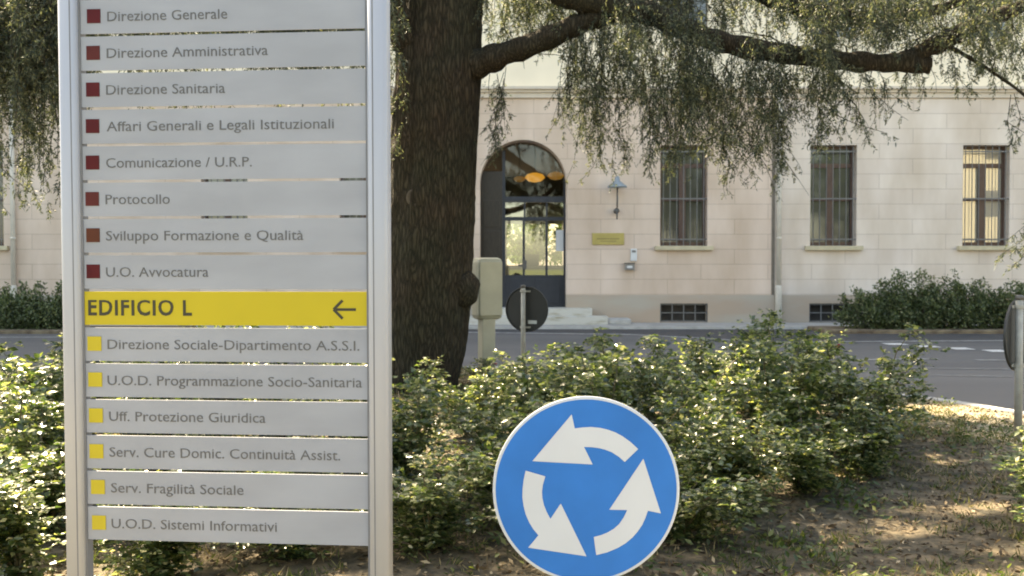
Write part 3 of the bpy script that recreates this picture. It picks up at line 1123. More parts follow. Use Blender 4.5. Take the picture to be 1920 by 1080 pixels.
# ------------------------------------------------------------------ blue roundabout sign
C0 = P(1099, 918, 3.06)
RS = 176 * 3.06 / F
bs = empty('roundabout_sign', (C0.x, C0.y, island_z(C0.x, C0.y) - 0.02))
tag(bs, 'round blue roundabout sign with three white arrows and white rim', 'traffic sign')
zc = C0.z - (island_z(C0.x, C0.y) - 0.02)
MF = Matrix.Translation((0, 0, zc)) @ Matrix.Rotation(R(90), 4, 'X') @ Matrix.Identity(4)
o = MB()
o.lathe([(RS - .004, -.012), (RS, -.008), (RS, .000), (RS - .003, .002), (RS - .008, .002)], 96, MF)
disc = o.build('disc', M['sign_white'], bs, smooth=False)
o = MB()
o.lathe([(RS - .0095, .0022), (RS - .0095, .0030)], 96, MF)
o.build('blue_face', M['sign_blue'], disc)
arrA = [(765, 524), (955, 297), (970, 365), (1010, 360), (1050, 358), (1092, 362), (1130, 371), (1166, 384), (1200, 402), (1238, 429), (1277, 465), (1212, 528), (1184, 503), (1150, 481), (1120, 469), (1090, 461), (1052, 456), (1015, 455), (1057, 540)]
arrB = [(1302, 512), (1388, 778), (1325, 765), (1312, 802), (1298, 833), (1276, 866), (1250, 896), (1218, 923), (1180, 946), (1128, 968), (1075, 981), (1063, 893), (1098, 884), (1130, 871), (1160, 853), (1185, 831), (1207, 799), (1225, 762), (1138, 760)]
arrC = [(733, 570), (828, 598), (816, 640), (812, 672), (814, 704), (821, 736), (835, 772), (853, 805), (903, 730), (1028, 987), (745, 945), (795, 885), (770, 855), (750, 822), (733, 782), (723, 742), (717, 700), (718, 660), (723, 615)]
k = 3.06 / F / 2.572


def sign_pt(a_, b_, t_):
    return Vector(((a_ - 1026) * k, -0.0034 - t_, zc - (b_ - 663.6) * k))


for ar in (arrA, arrB, arrC):
    o = MB()
    o.prism(ar, 0.0008, sign_pt)
    o.build('arrow', M['sign_white'], disc)
o = MB()
o.tube([(0, .046, 0), (0, .046, zc + .22)], 0.03, 20)
o.build('pole', M['galv'], bs, smooth=True)
for dz in (-.14, .14):
    o = MB()
    o.box(-.10, .0125, zc + dz - .015, .10, .0185, zc + dz + .015)
    o.lathe([(.036, -.015), (.036, .015)], 20, Matrix.Translation((0, .046, zc + dz)))
    o.build('clamp', M['galv'], bs)


# signs seen from behind at the far rim of the island
def back_sign(base, zc, rad, yaw, label, sticker, proud, polex=0.0):
    z0 = island_z(base.x, base.y) - .03
    e = empty('sign_post', (base.x, base.y, z0), yaw)
    tag(e, label, 'traffic sign')
    zc -= z0
    MF = Matrix.Translation((polex, .055, zc)) @ Matrix.Rotation(R(90), 4, 'X')
    o = MB()
    o.lathe([(rad - .004, -.006), (rad, -.003), (rad, .014), (rad - .004, .016), (rad - .012, .016), (rad - .014, .003)], 64, MF)
    d = o.build('disc', M['sign_back'], e)
    if sticker:
        o = MB()
        o.box(.05, .0495, zc - .19, .17, .0515, zc - .145)
        o.build('sticker', M['sticker'], d)
    o = MB()
    o.tube([(0, 0, 0), (0, 0, zc + proud)], 0.03, 18)
    o.build('pole', M['galv'], e, smooth=True)
    o = MB()
    o.lathe([(.033, 0), (.033, .03), (.02, .04)], 18, Matrix.Translation((0, 0, zc + proud - .02)))
    o.build('cap', M['lamp_dark'], e, smooth=True)
    for dz in (-.235, .235):
        o = MB()
        o.box(-.06, .028, zc + dz - .012, .09, .036, zc + dz + .012)
        o.lathe([(.036, -.014), (.036, .014)], 18, Matrix.Translation((0, 0, zc + dz)))
        o.build('clamp', M['galv'], e)
    return e


p = P(981, 580, 12.5)
back_sign(Vector((p.x, p.y, 0)), p.z, 0.298, R(-22), 'black back of a round sign on a thin pole before the arched door', True, 0.30, 0.03)
p = P(1911, 630, 7.7)
back_sign(Vector((p.x, p.y, 0)), p.z, 0.29, R(45), 'black back of a round sign on a grey pole at the sunlit kerb', False, 0.31, 0.10)

# fibreglass cabinet on its pedestal
p = P(914, 600, 11.6)
cb = empty('utility_cabinet', (p.x, 11.6, island_z(p.x, 11.6) - .02), R(24))
tag(cb, 'olive grey fibreglass utility cabinet on a narrow pedestal behind the tree trunk', 'cabinet')
zo = island_z(p.x, 11.6) - .02
zc0, zc1 = P(914, 599, 11.6).z - zo, P(914, 483, 11.6).z - zo
o = MB()
o.box(-.17, -.11, zc0, .17, .14, zc1)
o.build('body', M['cabinet'], cb, bevel=0.06)
o = MB()
o.box(-.145, -.122, zc0 + .05, .145, -.1105, zc1 - .05)
dr = o.build('door', M['cabinet'], cb, bevel=0.02)
o = MB()
o.box(-.095, -.075, 0, .075, .085, zc0 + .02)
o.build('pedestal', M['cabinet'], cb, bevel=0.012)

# ------------------------------------------------------------------ the cedar
YT = 10.8
ct = empty('cedar_tree', (P(805, 740, YT).x, YT, 0.1))
tag(ct, 'big dark cedar tree with drooping grey green branches behind the directory sign', 'tree')
inv = ct.location.copy()


def L(p):
    return Vector(p) - inv


def interp(pts, n):
    """Catmull-Rom through (px, py, r, Y) rows, returned as local points and radii in metres"""
    a = np.array(pts, float)
    out = []
    for i in range(len(a) - 1):
        p0, p1, p2, p3 = a[max(i - 1, 0)], a[i], a[i + 1], a[min(i + 2, len(a) - 1)]
        for j in range(n):
            t = j / n
            out.append(0.5 * (2 * p1 + (p2 - p0) * t + (2 * p0 - 5 * p1 + 4 * p2 - p3) * t * t + (3 * p1 - p0 - 3 * p2 + p3) * t ** 3))
    out.append(a[-1])
    return [L(P(q[0], q[1], q[3])) for q in out], [abs(q[2]) * q[3] / F for q in out]


trunk_rows = [(752, 800, 100, 10.8), (763, 762, 86, 10.8), (776, 710, 82, 10.8), (788, 650, 83, 10.8), (797, 560, 85, 10.8), (803, 450, 84, 10.8), (807, 350, 82, 10.8), (817, 200, 80, 10.8), (822, 80, 80, 10.8), (826, -60, 74, 10.8), (828, -300, 62, 10.85), (822, -600, 50, 10.9), (830, -1000, 34, 11), (826, -1400, 14, 11)]
from mathutils import noise as mnoise
o = MB()
pts, rad = interp(trunk_rows, 24)
SEG = 110
o.tube(pts, rad, SEG)
out = []
for i, v_ in enumerate(o.v):
    c_ = pts[i // SEG]
    d_ = Vector(v_) - c_
    r_ = d_.length
    u_ = d_ / r_
    q_ = Vector((u_.x * 1.0, u_.y * 1.0, v_[2] * .32))
    big = mnoise.noise(q_ * 2.1 + Vector((3, 1, 7))) * .035
    rid = 1 - abs(mnoise.noise(Vector((u_.x * 6.5, u_.y * 6.5, v_[2] * 1.5)) + mnoise.noise_vector(q_ * 5) * .35)) * 2.2
    rid2 = 1 - abs(mnoise.noise(Vector((u_.x * 15, u_.y * 15, v_[2] * 4.2)))) * 2
    out.append(tuple(c_ + u_ * (r_ + big + .024 * rid + .010 * rid2 - .02)))
o.v = out
# burl stub on the right side
q = L(P(872, 552, YT - .1))
o.tube([q + Vector((-.05, 0, .05)), q + Vector((.03, -.03, .03)), q + Vector((.09, -.05, .0)), q + Vector((.125, -.06, -.01)), q + Vector((.135, -.06, -.01))], [.26, .22, .16, .10, .03], 18, wob=.12, seed=4)
trunk = o.build('trunk', M['bark'], ct, smooth=True)
for px, py, w, h_, yaw in ((785, 376, .085, .085, 12), (868, 388, .06, .12, -52)):
    an = R(yaw)
    qq = P(px, py, YT)
    rr = 82 * YT / F
    cxm = P(806, py, YT)
    dx = qq.x - cxm.x
    yy = YT - math.sqrt(max(rr * rr - dx * dx, .02)) + .02
    nrm = Vector((dx, -(YT - yy), 0)).normalized()
    Mx = Matrix.Translation(L(Vector((qq.x, yy, qq.z)))) @ nrm.to_track_quat('Z', 'Y').to_matrix().to_4x4() @ Matrix.Diagonal((w, h_, 1, 1))
    o = MB()
    o.lathe([(1.25, -.02), (1.1, .010), (.85, .014), (.7, .008), (.3, .003), (.02, .002)], 20, Mx)
    o.build('branch_scar', M['scar'], trunk, smooth=True)

limbs = [
    [(835, 150, 40, 10.75), (870, 130, 32, 10.7), (910, 114, 25, 10.6), (1000, 82, 21, 10.4), (1090, 44, 20, 10.3), (1150, 18, 20, 10.3), (1190, -8, 18, 10.3), (1250, -60, 14, 10.4), (1330, -140, 10, 10.5)],
    [(840, -90, 40, 10.8), (930, -75, 32, 10.6), (1010, -40, 27, 10.4), (1080, -6, 25, 10.25), (1160, 12, 24, 10.15), (1230, 30, 23, 10.1), (1310, 66, 21, 10.0), (1420, 93, 19, 9.9), (1560, 112, 18, 9.8), (1660, 118, 17, 9.8), (1742, 122, 15, 9.8)],
    [(1650, 118, 14, 9.8), (1700, 112, 17, 9.8), (1750, 86, 17, 9.8), (1830, 46, 14, 9.75), (1920, 10, 12, 9.7), (2050, -60, 9, 9.7), (2250, -120, 5, 9.6)],
    [(845, -330, 34, 10.8), (1100, -170, 26, 10.7), (1330, -60, 20, 10.6), (1450, -4, 18, 10.5), (1540, 24, 16, 10.4), (1610, 35, 14, 10.4), (1700, 30, 11, 10.4), (1790, 8, 9, 10.3), (1950, -40, 6, 10.2)],
    [(1770, 82, 5, 9.8), (1800, 98, 4, 9.7), (1850, 128, 3.2, 9.6), (1925, 182, 2.6, 9.5), (1985, 250, 2.2, 9.4), (2000, 330, 2, 9.3), (1960, 400, 1.6, 9.3)],
    [(800, 150, 40, 10.8), (768, 90, 30, 10.6), (742, 20, 24, 10.4), (715, -60, 20, 10.2), (640, -180, 16, 9.9), (500, -260, 12, 9.7)],
    [(800, -60, 44, 10.8), (650, -130, 30, 9.6), (420, -130, 24, 8.7), (200, -90, 20, 8.3), (40, -60, 16, 8.2), (-150, -60, 11, 8.2), (-350, -40, 6, 8.2)],
    [(800, -500, 34, 10.9), (600, -560, 24, 10), (350, -560, 16, 9), (80, -520, 8, 8)],  # this limb and those below: unseen, added for dappled shade
    [(840, -620, 30, 10.9), (1100, -640, 22, 10.2), (1400, -600, 15, 9.4), (1750, -560, 8, 8.6)],
    [(830, -800, 24, 11), (900, -760, 16, 9.4), (1000, -740, 10, 8.0), (1080, -700, 5, 7.0)],
    [(800, -380, 34, 10.8), (600, -430, 26, 10.3), (380, -430, 20, 9.8), (150, -400, 14, 9.3), (-60, -380, 7, 8.8)],
    [(800, -650, 28, 10.9), (640, -720, 20, 10.9), (420, -740, 15, 10.8), (200, -720, 9, 10.6), (60, -700, 5, 10.4)],
    [(820, -450, 26, 10.9), (880, -420, 20, 12.2), (960, -380, 13, 13.6), (1060, -330, 6, 15)],
]
for i, lr in enumerate(limbs):
    o = MB()
    pts, rad = interp(lr, 7)
    rad = [q * (1 + .09 * math.sin(j * 1.7 + i) + .06 * math.sin(j * .63 + 2 * i)) for j, q in enumerate(rad)]
    o.tube(pts, rad, 14, wob=0.09, seed=i)
    o.build('limb', M['bark'], ct, smooth=True)

# drooping foliage: strands with side shoots and needle tufts
Vs, Ts, nv = [], [], 0
twig = MB()


def strand(p0, p1, dens=1.0, tuft=0.040, spread=0.11, twigs=True):
    spread *= 1.45
    """one hanging shoot from p0 to p1 (world), clothed with short side shoots"""
    global nv
    p0, p1 = np.array(p0), np.array(p1)
    ln = np.linalg.norm(p1 - p0)
    if ln < .05:
        return
    nseg = max(3, int(ln / .12))
    t = np.linspace(0, 1, nseg + 1)
    side = np.array([rng.normal(), rng.normal(), 0]) * .10 * ln
    path = p0 + (p1 - p0) * t[:, None] + side * np.sin(t * math.pi)[:, None] + rng.normal(size=(nseg + 1, 3)) * .012 * (t[:, None] > 0)
    if twigs:
        twig.tube([L(q) for q in path[::2]] if len(path) > 4 else [L(q) for q in path], [.0045 * (1 - .6 * x) for x in (t[::2] if len(path) > 4 else t)], 3, cap=False)
    if ln > .5 and twigs and rng.random() < .75:
        for _ in range(1 + (rng.random() < .4)):
            j = int(nseg * (.3 + .4 * rng.random()))
            q0 = path[j]
            strand(q0, q0 + np.array([rng.normal() * .2, rng.normal() * .2, -.22 - .25 * rng.random()]), dens * .8, tuft, spread / 1.45 * .8, True)
    m = max(4, int(ln / .034 * dens))
    ts = rng.random(m) ** .85
    base = np.stack([np.interp(ts, t, path[:, k]) for k in range(3)], axis=1)
    sd = unit(m)
    sd[:, 2] = -np.abs(sd[:, 2]) - .55
    sd /= np.linalg.norm(sd, axis=1, keepdims=True)
    sl = spread * (.35 + rng.random(m)) * (1.1 - .5 * ts)
    K = 9
    cc, dd = [], []
    for k in range(K):
        f = (k + rng.random(m)) / K
        c = base + sd * (sl * f)[:, None]
        c[:, 2] -= (f * f * sl * .35)
        cc.append(c)
        dr_ = unit(m) * .8 + sd
        dd.append(dr_)
    c, d_ = np.concatenate(cc), np.concatenate(dd)
    v, tr = leaf_arrays(c - np.array(inv), d_, unit(len(c)), tuft * (.55 + .8 * rng.random(len(c))), tuft * .27, .1)
    Vs.append(v)
    Ts.append(tr + nv)
    nv += len(v)


def region(n, x0, x1, s0, s1, e0, e1, y0=9.3, y1=11.4, drift=18, dens=1.0, spread=.11, tuft=.04, pw=1.0):
    for _ in range(n):
        x = x0 + (x1 - x0) * rng.random()
        Y = y0 + (y1 - y0) * rng.random()
        s = s0 + (s1 - s0) * rng.random()
        e = e0 + (e1 - e0) * rng.random() ** pw
        strand(P(x, s, Y), P(x + rng.normal() * drift, max(e, s + 30), Y + rng.normal() * .15), dens, tuft, spread)


# right of the trunk
region(48, 905, 1060, -160, -20, 20, 95, 10.6, 12.5)
region(5, 900, 955, 120, 160, 190, 300, 10.4, 11.2, 10, .6, .09)
region(2, 930, 950, 125, 140, 255, 300, 10.4, 10.8, 8, .8, .09)
region(4, 1040, 1066, 40, 90, 220, 330, 10.1, 10.4, 10, .4, .05, .035)
region(1, 1062, 1070, 60, 90, 345, 350, 10.2, 10.3, 8, .4, .05, .035)
region(16, 1055, 1110, -20, 60, 150, 270, 9.9, 11.2)
region(12, 1110, 1215, 5, 60, 120, 235, 9.6, 11.3)
region(15, 1115, 1215, 20, 80, 230, 350, 9.7, 11.0, 20, .8)
region(17, 1215, 1330, 20, 90, 150, 270, 9.4, 11.2)
region(13, 1220, 1300, 60, 140, 270, 330, 9.6, 10.8, 20, .8)
region(19, 1310, 1480, 60, 120, 160, 270, 9.3, 11.0)
region(20, 1310, 1475, 90, 160, 250, 345, 9.4, 10.8, 16, .8)
region(5, 1445, 1475, 90, 160, 270, 340, 9.4, 10.2, 8)
region(12, 1480, 1560, 90, 125, 140, 200, 9.5, 10.6, 16)
region(6, 1505, 1545, 100, 130, 215, 285, 9.5, 10.3, 14, .9)
region(4, 1612, 1650, 120, 135, 190, 315, 9.6, 10.0, 10, .8, .08)
region(3, 1700, 1722, 110, 140, 170, 235, 9.6, 10.0, 6, 1, .06)
region(3, 1755, 1790, 90, 120, 130, 190, 9.6, 10.0, 6, 1, .06)
region(8, 1570, 1800, 118, 130, 128, 175, 9.6, 10.4, 12, .6, .07)
region(9, 1800, 1925, 60, 110, 110, 190, 9.5, 10.2, 12, .8, .08)
region(2, 1895, 1918, 170, 190, 240, 290, 9.4, 9.6, 6, .9, .06)
# fuller clumps that hang over the branches
region(14, 1235, 1330, -10, 40, 120, 240, 9.2, 9.8, 14, 1.2)
region(12, 1480, 1570, 0, 60, 120, 190, 9.2, 9.7, 16, 1.3)
region(8, 1130, 1200, -20, 10, 60, 140, 9.4, 9.9, 14, 1.1)
region(10, 1390, 1470, 20, 80, 130, 240, 9.2, 9.8, 14, 1.1)
region(16, 1780, 1960, -60, 10, 60, 130, 9.0, 9.6, 16, 1.2)
region(14, 1600, 1760, -40, 20, 30, 90, 9.3, 9.9, 16, 1.1)
# clutter above the branches
region(110, 1050, 1480, -190, -40, -40, 70, 10.2, 11.6)
region(125, 1450, 1960, -200, -20, -10, 100, 9.4, 11.4)
region(24, 1560, 1960, -60, 40, 60, 118, 9.4, 10.6)
region(16, 1180, 1330, -60, 10, 30, 100, 9.5, 10.6)
# the shoot at the right edge
strand(P(1948, 402, 9.3), P(1868, 486, 9.3), 1.2, .04, .09)
strand(P(1962, 420, 9.3), P(1905, 478, 9.35), 1.2, .04, .08)
strand(P(1930, 405, 9.3), P(1893, 450, 9.3), 1.2, .04, .07)
# left of the sign and behind it
region(120, -90, 125, -130, -20, 80, 250, 7.7, 9.0)
region(20, -60, 118, -60, 60, 220, 330, 7.8, 8.8, 16, .9)
region(9, -20, 115, 60, 200, 320, 400, 7.9, 8.8, 16, .7, .09)
region(130, 120, 740, -160, -40, 20, 150, 7.4, 8.8)
region(26, 130, 740, -60, 60, 140, 240, 7.6, 8.8, 18, .8)
region(9, 705, 745, -60, 60, 120, 330, 10.0, 11.2, 10)
# unseen crown higher up, added to dapple the island with shade
for li, cnt in ((7, 46), (8, 26), (9, 16), (10, 48), (11, 38), (12, 14), (3, 26), (2, 26)):
    lr = limbs[li]
    for _ in range(cnt):
        j = rng.integers(1, len(lr) - 1)
        f = rng.random()
        a, c = np.array(lr[j]), np.array(lr[j + 1])
        q = a + (c - a) * f
        if q[1] > -250:
            continue
        Yq = q[3] + rng.normal() * .7
        p0 = P(q[0] + rng.normal() * 40, q[1], Yq)
        strand(p0, p0 + Vector((rng.normal() * .3, rng.normal() * .3, -.5 - rng.random() * .9)), .9, .07, .22, False)
# bare side twigs along the visible limbs
for li in (0, 1, 2, 3):
    pts, rad = interp(limbs[li], 7)
    for _ in range(26):
        j = int(rng.integers(6, len(pts) - 1))
        a = Vector(pts[j])
        d = Vector((rng.normal() * .5 + .25, rng.normal() * .4, abs(rng.normal()) * .35 + .05))
        ln = .3 + .5 * rng.random()
        twig.tube([a, a + d * ln * .5 + Vector((0, 0, .04)), a + d * ln + Vector((0, 0, -.06)), a + d * ln * 1.3 + Vector((0, 0, -.16))], [.010, .007, .004, .002], 5, cap=False)
np_mesh('crown', np.concatenate(Vs), np.concatenate(Ts), M['cedar'], ct)
twig.build('twigs', M['bark'], ct)


# ------------------------------------------------------------------ rose bushes
def rose_bush(seed, rad, hgt, lab):
    r = np.random.default_rng(seed)
    e = empty('rose_bush')
    st = MB()
    C, D, N = [], [], []
    up = np.array([0, 0, 1.0])
    for ci in range(17):
        an = r.random() * 2 * math.pi
        ro = rad * (.25 + .95 * r.random())
        h = hgt * (.5 + .48 * r.random()) if ci > 4 else hgt * (1.0 + .42 * r.random())
        s = np.linspace(0, 1, 8)
        dirh = np.array([math.cos(an), math.sin(an), 0])
        wob = r.normal(size=(8, 3)) * .012
        path = dirh * (ro * s ** 1.25)[:, None] + up * (h * (1 - (1 - s) ** 1.7))[:, None] + wob
        path[0] *= 0.2
        st.tube([Vector(q) for q in path], [.006 * (1 - .7 * x) for x in s], 4, cap=False)
        for k in range(17 if ci > 4 else 13):
            t = .06 + .94 * r.random() ** .9
            b0 = np.array([np.interp(t, s, path[:, a]) for a in range(3)])
            dv = r.normal(size=3)
            dv[2] = dv[2] * .5 + .35
            dv /= np.linalg.norm(dv)
            ln = .07 + .16 * r.random() * (1.2 - t)
            for j in range(4):
                q = b0 + dv * ln * (j + 1) / 4
                rd = r.normal(size=3)
                rd[2] = rd[2] * .4 - .1
                rd /= np.linalg.norm(rd)
                sd = np.cross(rd, up)
                for f, sgn in ((.5, 1), (.5, -1), (1, 1), (1, -1), (1.15, 0)):
                    C.append(q + rd * .045 * f)
                    dd = sd * sgn * .9 + rd * (.5 if sgn else 1.0) + r.normal(size=3) * .15
                    D.append(dd)
                    nn_ = r.normal(size=3) * .55 + up
                    N.append(nn_)
    C, D, N = np.array(C), np.array(D), np.array(N)
    Ln = .019 + .033 * r.random(len(C))
    v, t = leaf_arrays(C, D, N, Ln, Ln * .62, .16)
    st.build('canes', M['cane'], e)
    np_mesh('leaves', v, t, M['rose'], e)
    return e


def copy_tree(o, parent=None):
    c = o.copy()
    col.objects.link(c)
    if parent is not None:
        c.parent = parent
    for ch in list(o.children):
        copy_tree(ch, c)
    return c


def flower(parent, loc, r, m):
    o = MB()
    rr = random.Random(int(loc[0] * 1000))
    for ring, (n, rad, tilt) in enumerate(((5, 1.0, .55), (5, .75, .9), (3, .45, 1.25))):
        for k in range(n):
            an = 2 * math.pi * (k + ring * .4) / n + rr.random() * .2
            Mx = Matrix.Translation(loc) @ Matrix.Rotation(an, 4, 'Z') @ Matrix.Rotation(-tilt, 4, 'Y')
            w = r * rad * .62
            pp = [Mx @ Vector(q) for q in ((0, 0, 0), (r * rad * .55, -w, .1 * r), (r * rad, -w * .5, .3 * r), (r * rad * 1.05, w * .5, .3 * r), (r * rad * .55, w, .1 * r))]
            o.face(pp)
    return o.build('flower', m, parent)


protos = [rose_bush(11, .46, .62, 0), rose_bush(23, .50, .60, 0), rose_bush(37, .42, .66, 0), rose_bush(41, .52, .58, 0)]
GR = 'rose bushes planted on the island'
# x, y, scale xy, scale z, label, flowers (offset, radius, pale)
MIDL = 'leafy rose bush inside the thicket between the tree trunk and the grey sign pole'
SIGNL = 'rose bush growing behind the lower half of the directory sign'
bushes = [
    # thicket right of the directory sign
    (-0.62, 5.25, 1.0, .95, 'shaded rose bush with white flecks between directory sign and blue sign', [(-.13, -.34, .42, .028, True)]),
    (0.02, 5.0, .95, .8, 'rose bush hidden half behind the blue sign, on its left rim', []),
    (0.62, 5.1, .95, .85, 'dark rose bush directly behind the blue roundabout sign', []),
    (1.12, 5.75, 1.0, 1.0, 'dark green rose bush right beside the rim of the blue sign', []),
    (1.72, 6.25, 1.05, 1.08, 'rose bush at the front of the thicket above the bare soil', []),
    (2.35, 6.75, 1.0, 1.05, 'rose bush at the thicket corner nearest the dappled dry grass', []),
    (2.78, 7.35, .95, 1.0, 'outermost rose bush of the thicket towards the sunlit kerb', []),
    (-0.05, 5.95, 1.1, .98, 'bright rose bush just left above the blue sign', []),
    (0.60, 6.1, 1.05, 1.05, MIDL, []), (-0.75, 6.3, 1.0, .78, 'rose bush at the foot of the cedar trunk beside the sign post', []),
    (1.25, 6.65, 1.05, .95, MIDL, []), (1.9, 7.1, 1.05, 1.15, MIDL, []), (0.15, 6.9, 1.05, .9, MIDL, []), (0.75, 7.2, 1.0, 1.05, MIDL, []),
    (-.35, 7.6, .9, .75, MIDL, []), (1.4, 7.7, 1.0, 1.1, MIDL, []), (2.15, 7.9, 1.0, 1.2, 'tall rose bush with a red bloom near the road edge', [(.5, -.1, .6, .035, False)]),
    (.3, 8.2, 1.0, .85, MIDL, []), (1.0, 8.5, 1.0, 1.0, MIDL, []), (1.75, 8.7, 1.0, 1.15, MIDL, []), (2.55, 8.6, .9, 1.15, 'rose bush on the far side of the thicket by the curved kerb', [(.3, .0, .62, .035, False)]),
    (-.1, 9.1, .85, .65, MIDL, []), (.65, 9.5, 1.0, .95, MIDL, []), (1.4, 9.6, .9, .95, MIDL, []), (2.15, 9.6, .9, 1.1, 'rose bush with a small red bloom before the grey road', [(.1, 0, .62, .035, False)]),
    (.1, 10.3, .85, .6, MIDL, []), (.9, 10.6, .9, .85, 'pale tipped rose bush highest against the road, right of the black sign back', []), (-.25, 11.1, .7, .75, 'low rose bush with a dark red bloom beside the cabinet pedestal', [(.06, -.1, .60, .04, False)]),
    (1.7, 10.8, .8, .75, MIDL, []),
    (-0.42, 4.55, .9, .62, 'low dark rose bush at the bottom edge between directory sign and blue sign', []),
    (0.30, 4.35, .9, .5, 'low rose bush just behind the lower half of the blue sign', []), (0.85, 4.75, .85, .62, 'low rose bush at the lower right rim of the blue sign', []),
    (1.25, 5.2, .85, .72, 'small rose bush in front of the thicket, right of the blue sign', []), (1.75, 5.65, .9, .72, 'low rose bush at the edge of the brown leaf litter', []),
    (2.3, 6.2, .85, .7, 'low rose bush at the front right end of the thicket', []),
    # left of the directory sign
    (-2.42, 4.9, 1.1, 1.05, 'dark shaded rose bush left of the directory sign, nearest the camera', [(-.1, -.35, .5, .02, True)]),
    (-2.95, 5.6, 1.1, 1.05, 'rose bush left of the directory sign with red specks', [(.25, -.3, .5, .03, False)]),
    (-3.1, 6.6, 1.15, 1.08, 'yellow green sunlit rose bush left of the directory sign', []),
    (-3.75, 7.4, 1.1, .92, 'bright rose bush left of the directory sign, nearest the road', []),
    (-3.3, 8.3, 1.0, .92, 'tall rose bush left of the directory sign with orange tips against the road', []),
    # seen under and between the slats
    (-2.15, 4.15, .9, .7, 'low dark rose bush at the lower left corner', []), (-3.0, 4.75, 1.0, .9, 'rose bush cut by the left edge of the picture, low down', []),
    (-1.55, 4.2, .9, .66, 'low rose bush right below the bottom slat of the directory sign', []), (-1.05, 4.5, .8, .6, 'small rose bush below the bottom slat, beside the right post', []),
    (-1.75, 5.1, 1.0, .8, SIGNL, []), (-1.15, 5.0, .8, .62, SIGNL, []), (-2.3, 6.1, 1.0, 1.1, SIGNL, []), (-1.6, 6.4, 1.0, 1.05, SIGNL, []), (-2.2, 7.4, 1.0, 1.15, SIGNL, []), (-1.5, 8.2, 1.0, 1.1, SIGNL, []),
    # right lower corner
    (2.58, 4.35, .85, .7, 'low rose bush with brownish leaves at the lower right corner', []),
    (3.05, 5.2, .8, .6, 'small rose bush behind the corner bush near the grey sign pole', []),
]
for i, (x, y, sx, sz, lab, fl) in enumerate(bushes):
    pr = protos[i % 4]
    e = pr if i < 4 else copy_tree(pr)
    e.location = (x, y, island_z(x, y) - .02)
    e.rotation_euler = (0, 0, (i * 2.399) % 6.283)
    if -1 < x and y > 7.9:
        sz *= .8 if y < 9 else .58
    e.scale = (sx, sx, sz)
    tag(e, lab, 'rose bush', GR)
for i, (x, y, sx, sz, lab, fl) in enumerate(bushes):
    if not fl:
        continue
    e = [ob for ob in col.objects if ob.type == 'EMPTY' and ob.name.startswith('rose_bush') and abs(ob.location.x - x) < 1e-4 and abs(ob.location.y - y) < 1e-4][0]
    rz = e.rotation_euler.z
    for (dx, dy, z, r, pale) in fl:
        lx, ly = dx * math.cos(-rz) - dy * math.sin(-rz), dx * math.sin(-rz) + dy * math.cos(-rz)
        flower(e, (lx / sx, ly / sx, z), r, M['pale_petal'] if pale else M['petal'])


# ------------------------------------------------------------------ shrubs by the facade
def shrub(name, base, sx, sy, h, lab, cat, seed, n=5200, size=.05, leafm=None, group=None, trunk=0.0, bumps=()):
    r = np.random.default_rng(seed)
    e = empty(name, base)
    tag(e, lab, cat, group)
    st = MB()
    cl, ns = [], 60
    for k in range(ns):
        an, rr = r.random() * 2 * math.pi, math.sqrt(r.random())
        x, y = rr * math.cos(an) * sx, rr * math.sin(an) * sy
        top = h * (1 - .45 * rr ** 3) * (.52 + .66 * r.random() ** 1.4)
        for (bxx, bw, bh) in bumps:
            top += bh * math.exp(-((x - bxx) / bw) ** 2)
        st.tube([Vector((x * .35, y * .35, -.02)), Vector((x * .7, y * .7, trunk + (top - trunk) * .5)), Vector((x, y, top))], [.012, .008, .003], 4, cap=False)
        cl.append((x, y, top))
    C, D = [], []
    per = n // ns
    for x, y, top in cl:
        t = (r.random(per)) ** .7
        c = np.stack([x * (.5 + .5 * t), y * (.5 + .5 * t), trunk * .8 + (top - trunk * .8) * (.04 + .96 * t)], axis=1)
        c += r.normal(size=(per, 3)) * np.array([.15, .15, .10]) * (1.1 - t * .85)[:, None]
        c[:, 2] = np.maximum(c[:, 2], .01)
        C.append(c)
        D.append(r.normal(size=(per, 3)) + np.array([0, 0, .5]))
    C, D = np.concatenate(C), np.concatenate(D)
    v, t = leaf_arrays(C, D, r.normal(size=C.shape) + np.array([0, 0, .6]), size * (.7 + .6 * r.random(len(C))), size * .5, .15)
    st.build('stems', M['shrub_twig'], e)
    np_mesh('foliage', v, t, leafm or M['shrub'], e)
    return e


def at_bed(px, y=22.0):
    return Vector(((px - 960) / F * y, y, .08))


HG = 'shrubs in the beds along the facade'
k = 22.0 / F
shrub('shrub', at_bed(1655), 1.2, .55, .92, 'low spreading shrub before the barred basement window', 'shrub', 3, 8000, .075, group=HG)
shrub('shrub', at_bed(1715), 1.0, .55, 1.25, 'tallest shrub of the right bed with a pale tuft on top', 'shrub', 4, 8000, .075, group=HG, bumps=((-.25, .18, .15),))
shrub('shrub', at_bed(1800), 1.1, .55, 1.12, 'shrub in the middle of the right bed below the third barred window', 'shrub', 5, 8000, .075, group=HG, bumps=((-.1, .12, .2),))
shrub('shrub', at_bed(1895), 1.15, .55, 1.05, 'shrub behind the grey pole at the right edge', 'shrub', 6, 8000, .075, group=HG)
shrub('shrub', at_bed(2010), 1.1, .55, 1.1, 'shrub standing farthest along the right bed', 'shrub', 8, 5000, .075, group=HG)
shrub('shrub', at_bed(15), 1.0, .55, .93, 'clipped shrub left of the directory sign below a downpipe', 'shrub', 9, 8000, .075, group=HG)
shrub('shrub', at_bed(100), .9, .55, 1.0, 'shrub across the road touching the left post of the directory sign', 'shrub', 10, 8000, .075, group=HG)
shrub('shrub', at_bed(-120), 1.1, .55, .95, 'shrub at the far end of the left bed', 'shrub', 12, 5000, .075, group=HG)
